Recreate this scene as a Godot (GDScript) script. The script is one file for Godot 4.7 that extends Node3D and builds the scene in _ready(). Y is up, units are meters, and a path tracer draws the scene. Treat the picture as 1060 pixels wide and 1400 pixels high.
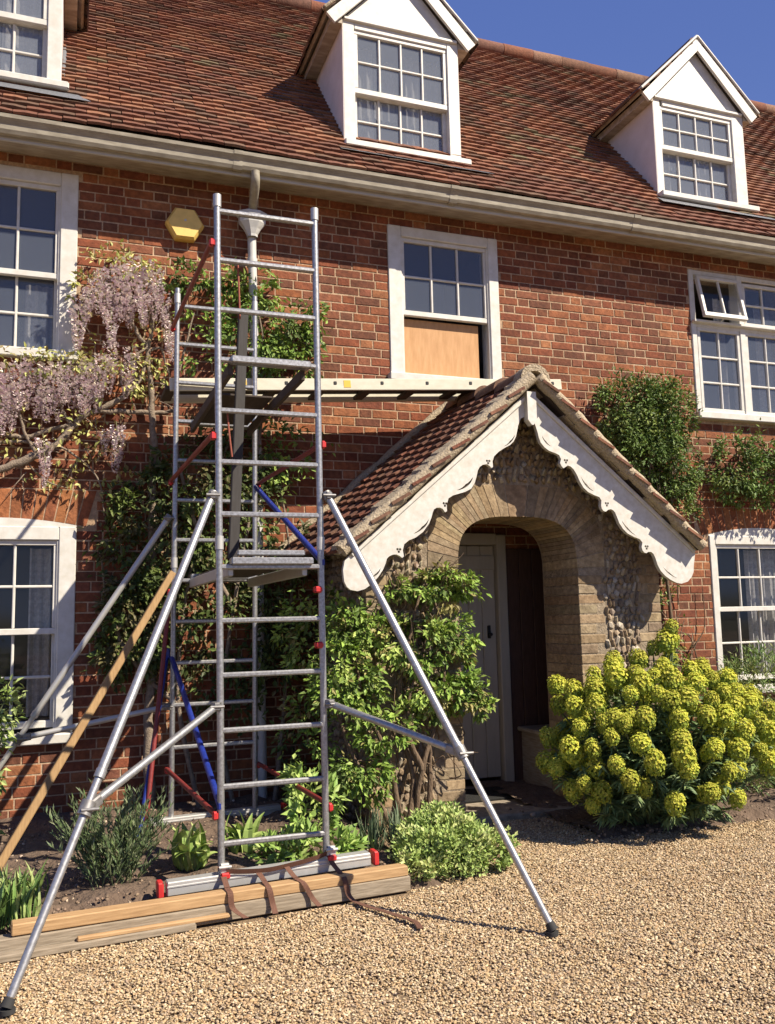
extends Node3D

# ---------------------------------------------------------------- helpers
class MB:
	var v := PackedVector3Array()
	var n := PackedVector3Array()
	var c := PackedColorArray()
	var col := Color.WHITE
	func tri3(a: Vector3, b: Vector3, d: Vector3, na: Vector3, nb: Vector3, nd: Vector3) -> void:
		v.append(a); v.append(d); v.append(b)
		n.append(na); n.append(nd); n.append(nb)
		c.append(col); c.append(col); c.append(col)
	func tri(a: Vector3, b: Vector3, d: Vector3) -> void:
		var k := (b - a).cross(d - a)
		if k.length_squared() < 1e-16: return
		k = k.normalized()
		tri3(a, b, d, k, k, k)
	func quad(a: Vector3, b: Vector3, d: Vector3, e: Vector3) -> void:
		tri(a, b, d); tri(a, d, e)
	func box(p: Vector3, s: Vector3, b := Basis()) -> void:
		var h := s / 2
		var q := []
		for i in 8: q.append(p + b * Vector3(h.x if i & 1 else -h.x, h.y if i & 2 else -h.y, h.z if i & 4 else -h.z))
		quad(q[4], q[5], q[7], q[6]); quad(q[1], q[0], q[2], q[3]); quad(q[5], q[1], q[3], q[7])
		quad(q[0], q[4], q[6], q[2]); quad(q[6], q[7], q[3], q[2]); quad(q[0], q[1], q[5], q[4])
	func span(a: Vector3, b: Vector3) -> void:
		box((a + b) / 2, (b - a).abs())
	func bev(p: Vector3, s: Vector3, r: float, b := Basis()) -> void:
		# a box whose twelve edges are chamfered
		var h := s / 2
		for ax in 3:
			var u := (ax + 1) % 3
			var w := (ax + 2) % 3
			for sg in [-1.0, 1.0]:
				var f := []
				for k in [[-1, -1], [1, -1], [1, 1], [-1, 1]]:
					var o := Vector3.ZERO
					o[ax] = sg * h[ax]; o[u] = k[0] * (h[u] - r); o[w] = k[1] * (h[w] - r)
					f.append(p + b * o)
				if sg > 0: quad(f[0], f[1], f[2], f[3])
				else: quad(f[3], f[2], f[1], f[0])
			for su in [-1.0, 1.0]:
				for sw in [-1.0, 1.0]:
					var e := []
					for k in [[-1, 0], [1, 0], [1, 1], [-1, 1]]:
						var o := Vector3.ZERO
						o[ax] = k[0] * (h[ax] - r)
						o[u] = su * (h[u] - (r if k[1] else 0.0)); o[w] = sw * (h[w] - (0.0 if k[1] else r))
						e.append(p + b * o)
					if su * sw < 0: quad(e[0], e[1], e[2], e[3])
					else: quad(e[3], e[2], e[1], e[0])
	func brick(x0: float, x1: float, y0: float, y1: float, z: float, d: float, r: float) -> void:
		# front face with a chamfer all round, sides running d back
		var f := [Vector3(x0 + r, y0 + r, z), Vector3(x1 - r, y0 + r, z), Vector3(x1 - r, y1 - r, z), Vector3(x0 + r, y1 - r, z)]
		var g := [Vector3(x0, y0, z - r), Vector3(x1, y0, z - r), Vector3(x1, y1, z - r), Vector3(x0, y1, z - r)]
		quad(f[0], f[1], f[2], f[3])
		for i in 4:
			var j := (i + 1) % 4
			quad(g[i], g[j], f[j], f[i])
			quad(g[i] - Vector3(0, 0, d), g[j] - Vector3(0, 0, d), g[j], g[i])
	func tube(pts: Array, rad, sides := 8, caps := true) -> void:
		var rings := []
		var norms := []
		var ref := Vector3.UP
		for i in pts.size():
			var t: Vector3 = ((pts[mini(i + 1, pts.size() - 1)] - pts[maxi(i - 1, 0)]) as Vector3).normalized()
			if absf(t.dot(ref)) > 0.95: ref = Vector3.RIGHT
			var s := t.cross(ref).normalized()
			var q := s.cross(t)
			var ring := []
			var nr := []
			var r: float = rad[i] if rad is Array else rad
			for k in sides:
				var a := TAU * k / sides
				var o := s * cos(a) + q * sin(a)
				ring.append(pts[i] + o * r); nr.append(o)
			rings.append(ring); norms.append(nr)
		for i in pts.size() - 1:
			for k in sides:
				var j := (k + 1) % sides
				tri3(rings[i][k], rings[i + 1][j], rings[i][j], norms[i][k], norms[i + 1][j], norms[i][j])
				tri3(rings[i][k], rings[i + 1][k], rings[i + 1][j], norms[i][k], norms[i + 1][k], norms[i + 1][j])
		if caps:
			for k in range(1, sides - 1):
				tri(rings[0][0], rings[0][k], rings[0][k + 1])
				var l: Array = rings[-1]
				tri(l[0], l[k + 1], l[k])
	func prism(poly: PackedVector2Array, d: float, x: Transform3D) -> void:
		# polygon in the local xy plane, from z = 0 back to z = -d
		var p := poly
		if Geometry2D.is_polygon_clockwise(p): p.reverse()
		var t := Geometry2D.triangulate_polygon(p)
		for i in range(0, t.size(), 3):
			var a := p[t[i]]
			var b := p[t[i + 1]]
			var e := p[t[i + 2]]
			if (b - a).cross(e - a) < 0:
				var m := b
				b = e; e = m
			tri(x * Vector3(a.x, a.y, 0), x * Vector3(b.x, b.y, 0), x * Vector3(e.x, e.y, 0))
			tri(x * Vector3(a.x, a.y, -d), x * Vector3(e.x, e.y, -d), x * Vector3(b.x, b.y, -d))
		for i in p.size():
			var a := p[i]
			var b := p[(i + 1) % p.size()]
			quad(x * Vector3(a.x, a.y, -d), x * Vector3(b.x, b.y, -d), x * Vector3(b.x, b.y, 0), x * Vector3(a.x, a.y, 0))
	func mesh() -> ArrayMesh:
		var m := ArrayMesh.new()
		if v.is_empty(): return m
		var a := []
		a.resize(Mesh.ARRAY_MAX)
		a[Mesh.ARRAY_VERTEX] = v; a[Mesh.ARRAY_NORMAL] = n; a[Mesh.ARRAY_COLOR] = c
		m.add_surface_from_arrays(Mesh.PRIMITIVE_TRIANGLES, a)
		return m

var rng := RandomNumberGenerator.new()
var M := {}
var taken := {}

func rr(a: float, b: float) -> float: return rng.randf_range(a, b)
func lin(r: float, g: float, b: float) -> Color: return Color(r * 0.86, g * 0.86, b * 0.86).linear_to_srgb()
func vary(c: Color, k: float) -> Color:
	var f := rr(1 - k, 1 + k)
	return Color(c.r * f * rr(0.97, 1.03), c.g * f * rr(0.97, 1.03), c.b * f * rr(0.96, 1.04))

func ntex(freq: float, lo: Color, hi: Color, oct := 5, sd := 1, size := 512, typ := FastNoiseLite.TYPE_SIMPLEX_SMOOTH) -> NoiseTexture2D:
	var f := FastNoiseLite.new()
	f.noise_type = typ; f.frequency = freq; f.fractal_octaves = oct; f.seed = sd; f.fractal_gain = 0.6
	var t := NoiseTexture2D.new()
	t.width = size; t.height = size; t.seamless = true; t.noise = f
	var g := Gradient.new()
	g.set_color(0, lo); g.set_color(1, hi)
	t.color_ramp = g
	return t

func mat(col: Color, rough := 0.8, tex: Texture2D = null, scale := Vector3.ONE, vc := false, bump: Texture2D = null, bs := 0.2) -> StandardMaterial3D:
	var m := StandardMaterial3D.new()
	m.albedo_color = col; m.roughness = rough
	m.vertex_color_use_as_albedo = vc
	if tex or bump:
		m.uv1_triplanar = true; m.uv1_world_triplanar = true; m.uv1_scale = scale
	if tex: m.albedo_texture = tex
	if bump:
		m.heightmap_enabled = true; m.heightmap_texture = bump; m.heightmap_scale = bs
	return m

func soften(m: StandardMaterial3D, t: Texture2D, scale: Vector3) -> void:
	# broad weathering laid over the fine grain
	m.detail_enabled = true
	m.detail_albedo = t
	m.detail_blend_mode = BaseMaterial3D.BLEND_MODE_MUL
	m.detail_uv_layer = BaseMaterial3D.DETAIL_UV_2
	m.uv2_triplanar = true; m.uv2_world_triplanar = true; m.uv2_scale = scale

func numbered(called: String) -> String:
	taken[called] = taken.get(called, -1) + 1
	return called if taken[called] == 0 else "%s_%03d" % [called, taken[called]]

func tag(o: Node3D, label: String, category := "", group := "", kind := "") -> Node3D:
	if label: o.set_meta("label", label)
	if category: o.set_meta("category", category)
	if group: o.set_meta("group", group)
	if kind: o.set_meta("kind", kind)
	return o

func thing(called: String, label: String, category: String, group := "", at := Vector3.ZERO) -> Node3D:
	var o := Node3D.new()
	o.name = numbered(called); o.position = at
	add_child(o, true)
	return tag(o, label, category, group)

func put(parent: Node, called: String, m, material: Material, x := Transform3D()) -> MeshInstance3D:
	var o := MeshInstance3D.new()
	o.mesh = m.mesh() if m is MB else m
	o.material_override = material; o.transform = x
	if parent == self: o.name = numbered(called)
	else:
		var nm := called
		var i := 1
		var key := str(parent.get_instance_id()) + called
		if taken.has(key):
			i = taken[key] + 1
			nm = "%s_%03d" % [called, i - 1]
		taken[key] = i
		o.name = nm
	parent.add_child(o, true)
	return o

func group_part(parent: Node, called: String) -> Node3D:
	var o := Node3D.new()
	var key := str(parent.get_instance_id()) + called
	var i: int = taken.get(key, 0)
	taken[key] = i + 1
	o.name = called if i == 0 else "%s_%03d" % [called, i]
	parent.add_child(o, true)
	return o

func scatter(parent: Node, called: String, mesh: Mesh, material: Material, xs: Array, cols: Array) -> MultiMeshInstance3D:
	var mm := MultiMesh.new()
	mm.transform_format = MultiMesh.TRANSFORM_3D
	mm.use_colors = true
	mm.mesh = mesh
	mm.instance_count = xs.size()
	for i in xs.size():
		mm.set_instance_transform(i, xs[i])
		mm.set_instance_color(i, cols[i] * (1.35 if material == M.leaf else 1.0))
	var o := MultiMeshInstance3D.new()
	o.multimesh = mm; o.material_override = material
	o.name = numbered(called) if parent == self else called
	o.set_meta("kind", "stuff")
	parent.add_child(o, true)
	return o

# intervals of x0..x1 left free by the holes [x0, x1, y0, y1] at the height y
func spans(x0: float, x1: float, y: float, holes: Array) -> Array:
	var out := [[x0, x1]]
	for h in holes:
		if y <= h[2] or y >= h[3]: continue
		var nxt := []
		for s in out:
			if h[1] <= s[0] or h[0] >= s[1]: nxt.append(s)
			else:
				if h[0] > s[0]: nxt.append([s[0], h[0]])
				if h[1] < s[1]: nxt.append([h[1], s[1]])
		out = nxt
	return out

func along(a: Vector3, b: Vector3) -> Basis:
	# basis whose x axis runs from a to b, y as near to up as can be
	var x := (b - a).normalized()
	var z := x.cross(Vector3.UP).normalized()
	return Basis(x, z.cross(x), z)

func curve(pts: Array, per := 6) -> Array:
	var out := []
	for i in pts.size() - 1:
		var p0: Vector3 = pts[maxi(i - 1, 0)]
		var p3: Vector3 = pts[mini(i + 2, pts.size() - 1)]
		for k in per:
			out.append((pts[i] as Vector3).cubic_interpolate(pts[i + 1], p0, p3, float(k) / per))
	out.append(pts[-1])
	return out

func taper(n: int, a: float, b: float) -> Array:
	var o := []
	for i in n: o.append(lerpf(a, b, float(i) / maxf(1, n - 1)))
	return o

# ---------------------------------------------------------------- scene
func _ready() -> void:
	rng.seed = 20240511
	var cam := Camera3D.new()
	cam.name = "camera"
	cam.keep_aspect = Camera3D.KEEP_HEIGHT
	cam.fov = 60.51
	cam.near = 0.05; cam.far = 200.0
	cam.transform = Transform3D(Basis(Vector3(0.939049, -0.022559, 0.343043), Vector3(-0.020367, 0.992442, 0.121017), Vector3(-0.343181, -0.120627, 0.931491)), Vector3(0, 1.40106, 6.79812))
	add_child(cam)
	cam.current = true
	var sky := ProceduralSkyMaterial.new()
	sky.sky_top_color = Color(0.235, 0.315, 0.53).lightened(0.02)
	sky.sky_horizon_color = Color(0.52, 0.62, 0.79)
	sky.sky_curve = 0.16
	sky.ground_bottom_color = Color(0.36, 0.31, 0.24)
	sky.ground_horizon_color = Color(0.5, 0.5, 0.45)
	sky.sun_angle_max = 3.0
	var env := Environment.new()
	env.background_mode = Environment.BG_SKY
	env.sky = Sky.new()
	env.sky.sky_material = sky
	env.background_energy_multiplier = 1.0
	env.tonemap_mode = Environment.TONE_MAPPER_LINEAR
	env.tonemap_exposure = 1.82
	env.sdfgi_enabled = true; env.ssao_enabled = true; env.ssil_enabled = true
	var we := WorldEnvironment.new()
	we.name = "world_environment"
	we.environment = env
	add_child(we)
	var sun := DirectionalLight3D.new()
	sun.name = "sun"
	sun.light_energy = 1.6
	sun.light_color = Color(1.0, 0.95, 0.87)
	sun.light_angular_distance = 0.5
	sun.shadow_enabled = true
	sun.basis = Basis.looking_at(-Vector3(0.94, 1.35, 1.0).normalized())
	add_child(sun)

	make_materials()
	make_ground()
	make_house()
	make_porch()
	make_tower()
	make_props()
	make_plants()

func make_materials() -> void:
	var fine := ntex(0.02, Color(0.72, 0.72, 0.72), Color(1, 1, 1), 5, 3)
	var rough := ntex(0.012, Color(0.7, 0.68, 0.66), Color(1, 1, 1), 6, 7)
	var bump := ntex(0.03, Color(0, 0, 0), Color(1, 1, 1), 5, 11)
	var clean := ntex(0.008, Color(0.93, 0.925, 0.91), Color(1, 1, 1), 5, 15)
	var woodg := ntex(0.02, Color(0.78, 0.74, 0.7), Color(1, 1, 1), 4, 21)
	M.brick = mat(lin(1.16, 1.16, 1.14), 0.92, rough, Vector3.ONE * 2.2, true, bump, 0.25)
	var stain := ntex(0.01, Color(0.8, 0.77, 0.74), Color(1, 1, 1), 4, 81, 512)
	for k in ["brick"]: soften(M[k], stain, Vector3(0.35, 0.35, 0.35))
	M.mortar = mat(lin(0.78, 0.56, 0.37), 0.95, fine, Vector3.ONE * 3, false, bump, 0.2)
	M.tile = mat(lin(1.16, 1.12, 1.1), 0.9, rough, Vector3.ONE * 2.6, true, bump, 0.3)
	soften(M.mortar, stain, Vector3(0.35, 0.35, 0.35))
	soften(M.tile, ntex(0.012, Color(0.8, 0.79, 0.75), Color(1, 1, 1), 5, 85), Vector3(0.55, 0.55, 0.55))
	M.under = mat(lin(0.05, 0.035, 0.03), 0.95)
	M.white = mat(lin(0.8, 0.79, 0.76), 0.45, clean, Vector3.ONE * 1.7)
	soften(M.white, ntex(0.015, Color(0.93, 0.92, 0.89), Color(1, 1, 1), 5, 88), Vector3(1.3, 1.3, 1.3))
	M.bargewhite = mat(lin(0.82, 0.81, 0.78), 0.5, clean, Vector3.ONE * 2.7)
	soften(M.bargewhite, ntex(0.02, Color(0.9, 0.885, 0.85), Color(1, 1, 1), 5, 45), Vector3(1.6, 1.6, 1.6))
	M.cheek = mat(lin(0.82, 0.76, 0.73), 0.85, clean, Vector3.ONE * 0.9)
	M.gutter = mat(lin(0.5, 0.46, 0.36), 0.6, rough, Vector3(0.7, 2.5, 2.5))
	M.fascia = mat(lin(0.6, 0.6, 0.6), 0.6, clean, Vector3.ONE * 1.1)
	M.soffit = mat(lin(0.6, 0.53, 0.42), 0.7, rough, Vector3(0.6, 2, 2))
	M.lead = mat(lin(0.22, 0.23, 0.25), 0.55, fine, Vector3.ONE * 3)
	M.pipe = mat(lin(0.62, 0.62, 0.6), 0.5, clean, Vector3.ONE * 2)
	var pane := StandardMaterial3D.new()
	pane.albedo_color = Color(0.43, 0.46, 0.52, 0.26)
	pane.roughness = 0.02
	pane.metallic_specular = 0.5
	pane.transparency = BaseMaterial3D.TRANSPARENCY_ALPHA
	M.pane = pane
	M.pane_pale = pane.duplicate()
	M.pane_pale.albedo_color = Color(0.55, 0.58, 0.63, 0.32)
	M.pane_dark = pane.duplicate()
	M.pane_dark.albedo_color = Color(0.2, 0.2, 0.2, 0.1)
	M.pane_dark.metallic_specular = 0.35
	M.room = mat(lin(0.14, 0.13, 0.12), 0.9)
	M.curtain = mat(lin(0.72, 0.71, 0.7), 0.9, fine, Vector3.ONE * 2)
	M.curtain.backlight_enabled = true
	M.curtain.backlight = Color(0.5, 0.5, 0.5)
	M.ply = mat(lin(0.66, 0.38, 0.18), 0.75, ntex(0.012, Color(0.88, 0.85, 0.8), Color(1, 1, 1), 5, 33), Vector3(3.2, 0.6, 1))
	M.door = mat(lin(0.52, 0.48, 0.4), 0.6, clean, Vector3(3, 0.6, 3))
	M.black = mat(lin(0.015, 0.014, 0.014), 0.5)
	M.rubber = mat(lin(0.03, 0.03, 0.03), 0.8)
	M.alu = mat(lin(0.72, 0.73, 0.75), 0.42, ntex(0.03, Color(0.88, 0.88, 0.88), Color(1, 1, 1), 5, 41), Vector3.ONE * 3)
	M.alu.metallic = 0.75
	soften(M.alu, ntex(0.04, Color(0.7, 0.69, 0.67), Color(1, 1, 1), 5, 43), Vector3(2.2, 2.2, 2.2))
	M.alu_dull = mat(lin(0.6, 0.6, 0.59), 0.5, clean, Vector3.ONE * 2)
	M.alu_dull.metallic = 0.5
	M.steel = mat(lin(0.4, 0.4, 0.4), 0.5, rough, Vector3.ONE * 4)
	M.steel.metallic = 0.6
	M.darkwood = mat(lin(0.12, 0.065, 0.045), 0.7, woodg, Vector3(5, 0.6, 5))
	M.beam = mat(lin(0.66, 0.65, 0.62), 0.5, rough, Vector3(1.2, 4, 4))
	M.red = mat(lin(0.55, 0.03, 0.03), 0.45)
	M.brace_red = mat(lin(0.3, 0.04, 0.035), 0.5, fine, Vector3.ONE * 3)
	M.brace_blue = mat(lin(0.02, 0.045, 0.33), 0.4, fine, Vector3.ONE * 3)
	M.yellow = mat(lin(0.9, 0.62, 0.17), 0.5, clean, Vector3.ONE * 3)
	M.yellowtape = mat(lin(0.75, 0.5, 0.06), 0.6)
	M.board = mat(lin(0.74, 0.7, 0.56), 0.5, clean, Vector3(2, 4, 4))
	M.deck = mat(lin(0.085, 0.066, 0.052), 0.85, woodg, Vector3(4, 4, 0.5))
	M.newwood = mat(lin(0.58, 0.38, 0.19), 0.75, woodg, Vector3(0.5, 7, 7), false, woodg, 0.1)
	M.oldwood = mat(lin(0.42, 0.35, 0.26), 0.88, ntex(0.02, Color(0.7, 0.68, 0.65), Color(1, 1, 1), 5, 51), Vector3(0.6, 8, 8), false, woodg, 0.25)
	M.prop = mat(lin(0.42, 0.27, 0.12), 0.8, woodg, Vector3(6, 0.8, 6))
	M.greyboard = mat(lin(0.045, 0.042, 0.042), 0.8, woodg, Vector3(5, 0.6, 5))
	M.strap = mat(lin(0.2, 0.09, 0.055), 0.85, fine, Vector3.ONE * 9)
	M.cord = mat(lin(0.3, 0.08, 0.05), 0.8)
	M.soil = mat(lin(0.2, 0.14, 0.1), 0.98, rough, Vector3.ONE * 1.6, false, bump, 1.6)
	M.gravelbase = mat(lin(0.46, 0.33, 0.2), 0.98, ntex(0.05, Color(0.45, 0.42, 0.38), Color(1, 1, 1), 5, 61), Vector3.ONE * 3, false, bump, 0.6)
	M.stone = mat(lin(1.16, 1.16, 1.16), 0.85, null, Vector3.ONE, true)
	M.flint = mat(lin(1, 1, 1), 0.6, fine, Vector3.ONE * 6, true)
	M.porchmortar = mat(lin(0.42, 0.34, 0.24), 0.95, rough, Vector3.ONE * 2.5, false, bump, 0.5)
	M.verge = mat(lin(0.68, 0.58, 0.43), 0.95, ntex(0.03, Color(0.6, 0.57, 0.52), Color(1, 1, 1), 5, 71), Vector3.ONE * 3, false, bump, 0.9)
	M.slab = mat(lin(0.42, 0.36, 0.28), 0.9, rough, Vector3.ONE * 2)
	M.bench = mat(lin(0.5, 0.45, 0.36), 0.8, woodg, Vector3(5, 5, 0.6))
	M.mat = mat(lin(0.02, 0.02, 0.02), 0.95, fine, Vector3.ONE * 8, false, bump, 0.6)
	for k in ["leaf", "petal", "lilac"]:
		var l := mat(Color.WHITE, 0.5 if k == "leaf" else 0.75, null, Vector3.ONE, true)
		l.backlight_enabled = true
		l.backlight = Color(0.62, 0.62, 0.5)
		l.metallic_specular = 0.35
		M[k] = l
	M.petal.albedo_color = lin(1.08, 1.08, 1.08)
	M.lilac.backlight = Color(0.5, 0.47, 0.45)
	M.bark = mat(lin(0.24, 0.17, 0.11), 0.95, rough, Vector3(5, 1.2, 5), false, bump, 0.8)
	M.barkgrey = mat(lin(0.36, 0.29, 0.22), 0.95, rough, Vector3(4, 4, 4), false, bump, 0.6)
	M.stem = mat(lin(0.13, 0.16, 0.07), 0.8)

# ---------------------------------------------------------------- ground
func make_ground() -> void:
	var g := MB.new()
	g.quad(Vector3(-60, -0.012, 40), Vector3(60, -0.012, 40), Vector3(60, -0.012, -40), Vector3(-60, -0.012, -40))
	tag(put(self, "ground", g, M.gravelbase), "pale compacted ground under the gravel drive", "", "", "structure")
	var nz := FastNoiseLite.new()
	nz.frequency = 0.9; nz.seed = 5; nz.fractal_octaves = 4
	# soil beds: lumpy sheets
	for bed in [[-2.2, 1.95, 0.005, 2.36, 0.1], [3.2, 8.2, 0.005, 1.95, 0.03]]:
		var s := MB.new()
		var nx := 60
		var nzn := 36
		var P := []
		for i in nx + 1:
			var row := []
			for j in nzn + 1:
				var x := lerpf(bed[0], bed[1], float(i) / nx)
				var z := lerpf(bed[2], bed[3], float(j) / nzn)
				var e := minf(1.0, minf(float(nx - i), float(nzn - j)) / 3.0)
				row.append(Vector3(x, lerpf(-0.03, bed[4] + 0.045 * nz.get_noise_2d(x * 2, z * 2) + 0.02 * nz.get_noise_2d(x * 9, z * 9), e), z))
			P.append(row)
		for i in nx:
			for j in nzn: s.quad(P[i][j], P[i][j + 1], P[i + 1][j + 1], P[i + 1][j])
		tag(put(self, "soil_bed", s, M.soil), "", "", "", "structure")
	# clods and chips of soil
	var clod := pebble_mesh(2, 0.35)
	var xs := []
	var cs := []
	for i in 2600:
		var x := rr(-1.2, 1.9) if i < 1500 else rr(3.0, 6.5)
		var z := rr(0.2, 2.3) if i < 1500 else rr(1.0, 2.0)
		var k := rr(0.004, 0.012) * (2.0 if rng.randf() < 0.04 else 1.0)
		xs.append(Transform3D(Basis.from_euler(Vector3(rr(0, 6), rr(0, 6), 0)).scaled_local(Vector3(k, k * 0.7, k)), Vector3(x, (0.1 if i < 1500 else 0.02) + 0.045 * nz.get_noise_2d(x * 2, z * 2) + 0.02 * nz.get_noise_2d(x * 9, z * 9) + k * 0.2, z)))
		cs.append(vary(Color(0.2, 0.14, 0.095) if rng.randf() < 0.88 else Color(0.42, 0.34, 0.25), 0.35))
	tag(scatter(self, "soil_clods", clod, M.stone, xs, cs), "", "", "", "stuff")
	# gravel
	var tones := [Color(0.4, 0.275, 0.145), Color(0.46, 0.33, 0.185), Color(0.35, 0.235, 0.12), Color(0.5, 0.385, 0.235), Color(0.29, 0.2, 0.115), Color(0.42, 0.32, 0.2), Color(0.58, 0.47, 0.315), Color(0.33, 0.25, 0.165)]
	var gx := [[], [], []]
	var gc := [[], [], []]
	var cnt := 0
	while cnt < 380000:
		var x := rr(-1.6, 6.8)
		var z := rr(0.25, 5.4)
		if x < 1.72 and z < 2.55 - 0.075 * (x + 0.2): continue
		if x < 2.0 and z < 2.15: continue
		if x > 3.25 and z < 1.8 + 0.08 * sin(x * 5): continue
		if z < 1.1 and x < 2.66: continue
		# nothing where the camera cannot see it from the photograph's place or a step aside
		if z > 4.9 and x < -0.6: continue
		cnt += 1
		var k := rr(0.0028, 0.0058)
		if rng.randf() < 0.03: k *= 1.5
		var w := rng.randi() % 3
		gx[w].append(Transform3D(Basis.from_euler(Vector3(rr(-0.4, 0.4), rr(0, TAU), rr(-0.4, 0.4))).scaled_local(Vector3(k * rr(1.0, 1.7), k * rr(0.5, 0.8), k)), Vector3(x, rr(-0.01, -0.001) + 0.012 * nz.get_noise_2d(x * 1.5, z * 1.5), z)))
		gc[w].append(vary(tones[rng.randi() % tones.size()], 0.22))
	var dx := []
	var dc := []
	for i in 420:
		var x := rr(-1.0, 6.0)
		var z := rr(1.9, 5.0)
		if x < 1.8 and z < 2.6: continue
		if rng.randf() < 0.6 and z > 3.2: continue
		var sc := rr(0.25, 0.6)
		dx.append(Transform3D(Basis.from_euler(Vector3(-PI / 2 + rr(-0.3, 0.3), 0, 0)).rotated(Vector3.UP, rr(0, TAU)).scaled_local(Vector3.ONE * sc), Vector3(x, 0.006, z)))
		dc.append(vary([Color(0.22, 0.13, 0.06), Color(0.3, 0.2, 0.09), Color(0.5, 0.42, 0.36), Color(0.15, 0.1, 0.05)][rng.randi() % 4], 0.2))
	scatter(self, "fallen_leaves", leaf_mesh(0.045, 0.022), M.petal, dx, dc)
	for w in 3:
		scatter(self, "gravel", pebble_mesh(w + 20, 0.25), M.stone, gx[w], gc[w])

func pebble_mesh(sd: int, j: float) -> ArrayMesh:
	var r := RandomNumberGenerator.new()
	r.seed = sd
	var t := (1.0 + sqrt(5.0)) / 2.0
	var p := []
	for a in [[-1, t, 0], [1, t, 0], [-1, -t, 0], [1, -t, 0], [0, -1, t], [0, 1, t], [0, -1, -t], [0, 1, -t], [t, 0, -1], [t, 0, 1], [-t, 0, -1], [-t, 0, 1]]:
		p.append(Vector3(a[0], a[1], a[2]).normalized() * (1.0 + r.randf_range(-j, j)))
	var m := MB.new()
	for f in [[0, 11, 5], [0, 5, 1], [0, 1, 7], [0, 7, 10], [0, 10, 11], [1, 5, 9], [5, 11, 4], [11, 10, 2], [10, 7, 6], [7, 1, 8], [3, 9, 4], [3, 4, 2], [3, 2, 6], [3, 6, 8], [3, 8, 9], [4, 9, 5], [2, 4, 11], [6, 2, 10], [8, 6, 7], [9, 8, 1]]:
		m.tri3(p[f[0]], p[f[1]], p[f[2]], p[f[0]].normalized(), p[f[1]].normalized(), p[f[2]].normalized())
	return m.mesh()

# ---------------------------------------------------------------- house
const BT := [Color(0.38, 0.125, 0.055), Color(0.33, 0.1, 0.045), Color(0.43, 0.16, 0.07), Color(0.27, 0.08, 0.04), Color(0.35, 0.13, 0.07), Color(0.25, 0.09, 0.045), Color(0.46, 0.19, 0.085), Color(0.23, 0.09, 0.05), Color(0.3, 0.1, 0.05), Color(0.4, 0.14, 0.055)]
const ROOF_T := 1.22
const EAVE := Vector2(0.41, 5.035)   # z, y of the lowest tile edge
var house: Node3D

func make_house() -> void:
	house = thing("brick_house", "red brick house with clay tiled roof, white sash windows and three gabled dormers", "house")
	var wins := [[-1.06, 0.035, 3.36, 4.84], [2.56, 3.62, 3.4, 4.8], [5.73, 6.98, 3.25, 4.775], [-0.99, 0.07, 0.58, 2.12], [5.77, 7.0, 0.62, 2.12]]
	var door_hole := [2.62, 3.56, -0.1, 2.12]
	var holes := wins.duplicate()
	holes.append(door_hole)
	brick_wall(holes)
	shell()
	main_roof()
	eaves()
	# sash and casement windows
	var w := make_window("white sash window over the wisteria, twelve panes", wins[0], -0.91, -0.125, 3, [4.70, 4.045, 2], [4.02, 3.43, 2], 0.0)
	curtain(w, -0.33, -0.13, 3.4, 4.0, -0.2)
	w = make_window("white sash window with its lower half boarded up", wins[1], 2.72, 3.485, 3, [4.67, 4.05, 2], [], 0.0)
	make_casement(wins[2])
	w = make_window("white sash window under a shallow brick arch, in shade beside the tower", wins[3], -0.86, -0.085, 3, [1.985, 1.39, 2], [1.35, 0.735, 2], 0.0, 0.05)
	curtain(w, -0.25, -0.09, 0.75, 1.98, -0.25)
	w = make_window("white sash window under a shallow brick arch, behind the shrubs", wins[4], 5.875, 6.9, 4, [2.0, 1.44, 2], [1.4, 0.79, 2], 0.0, 0.07)
	curtain(w, 6.36, 6.9, 0.8, 2.0, -0.2)
	make_dormer(-0.662, 1.105, 5.50, 6.68, -1.07, -0.25, "left")
	make_dormer(2.728, 1.105, 5.44, 6.63, 2.318, 3.136, "mid")
	make_dormer(5.975, 1.12, 5.475, 6.53, 5.535, 6.355, "right")
	make_door()

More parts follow.
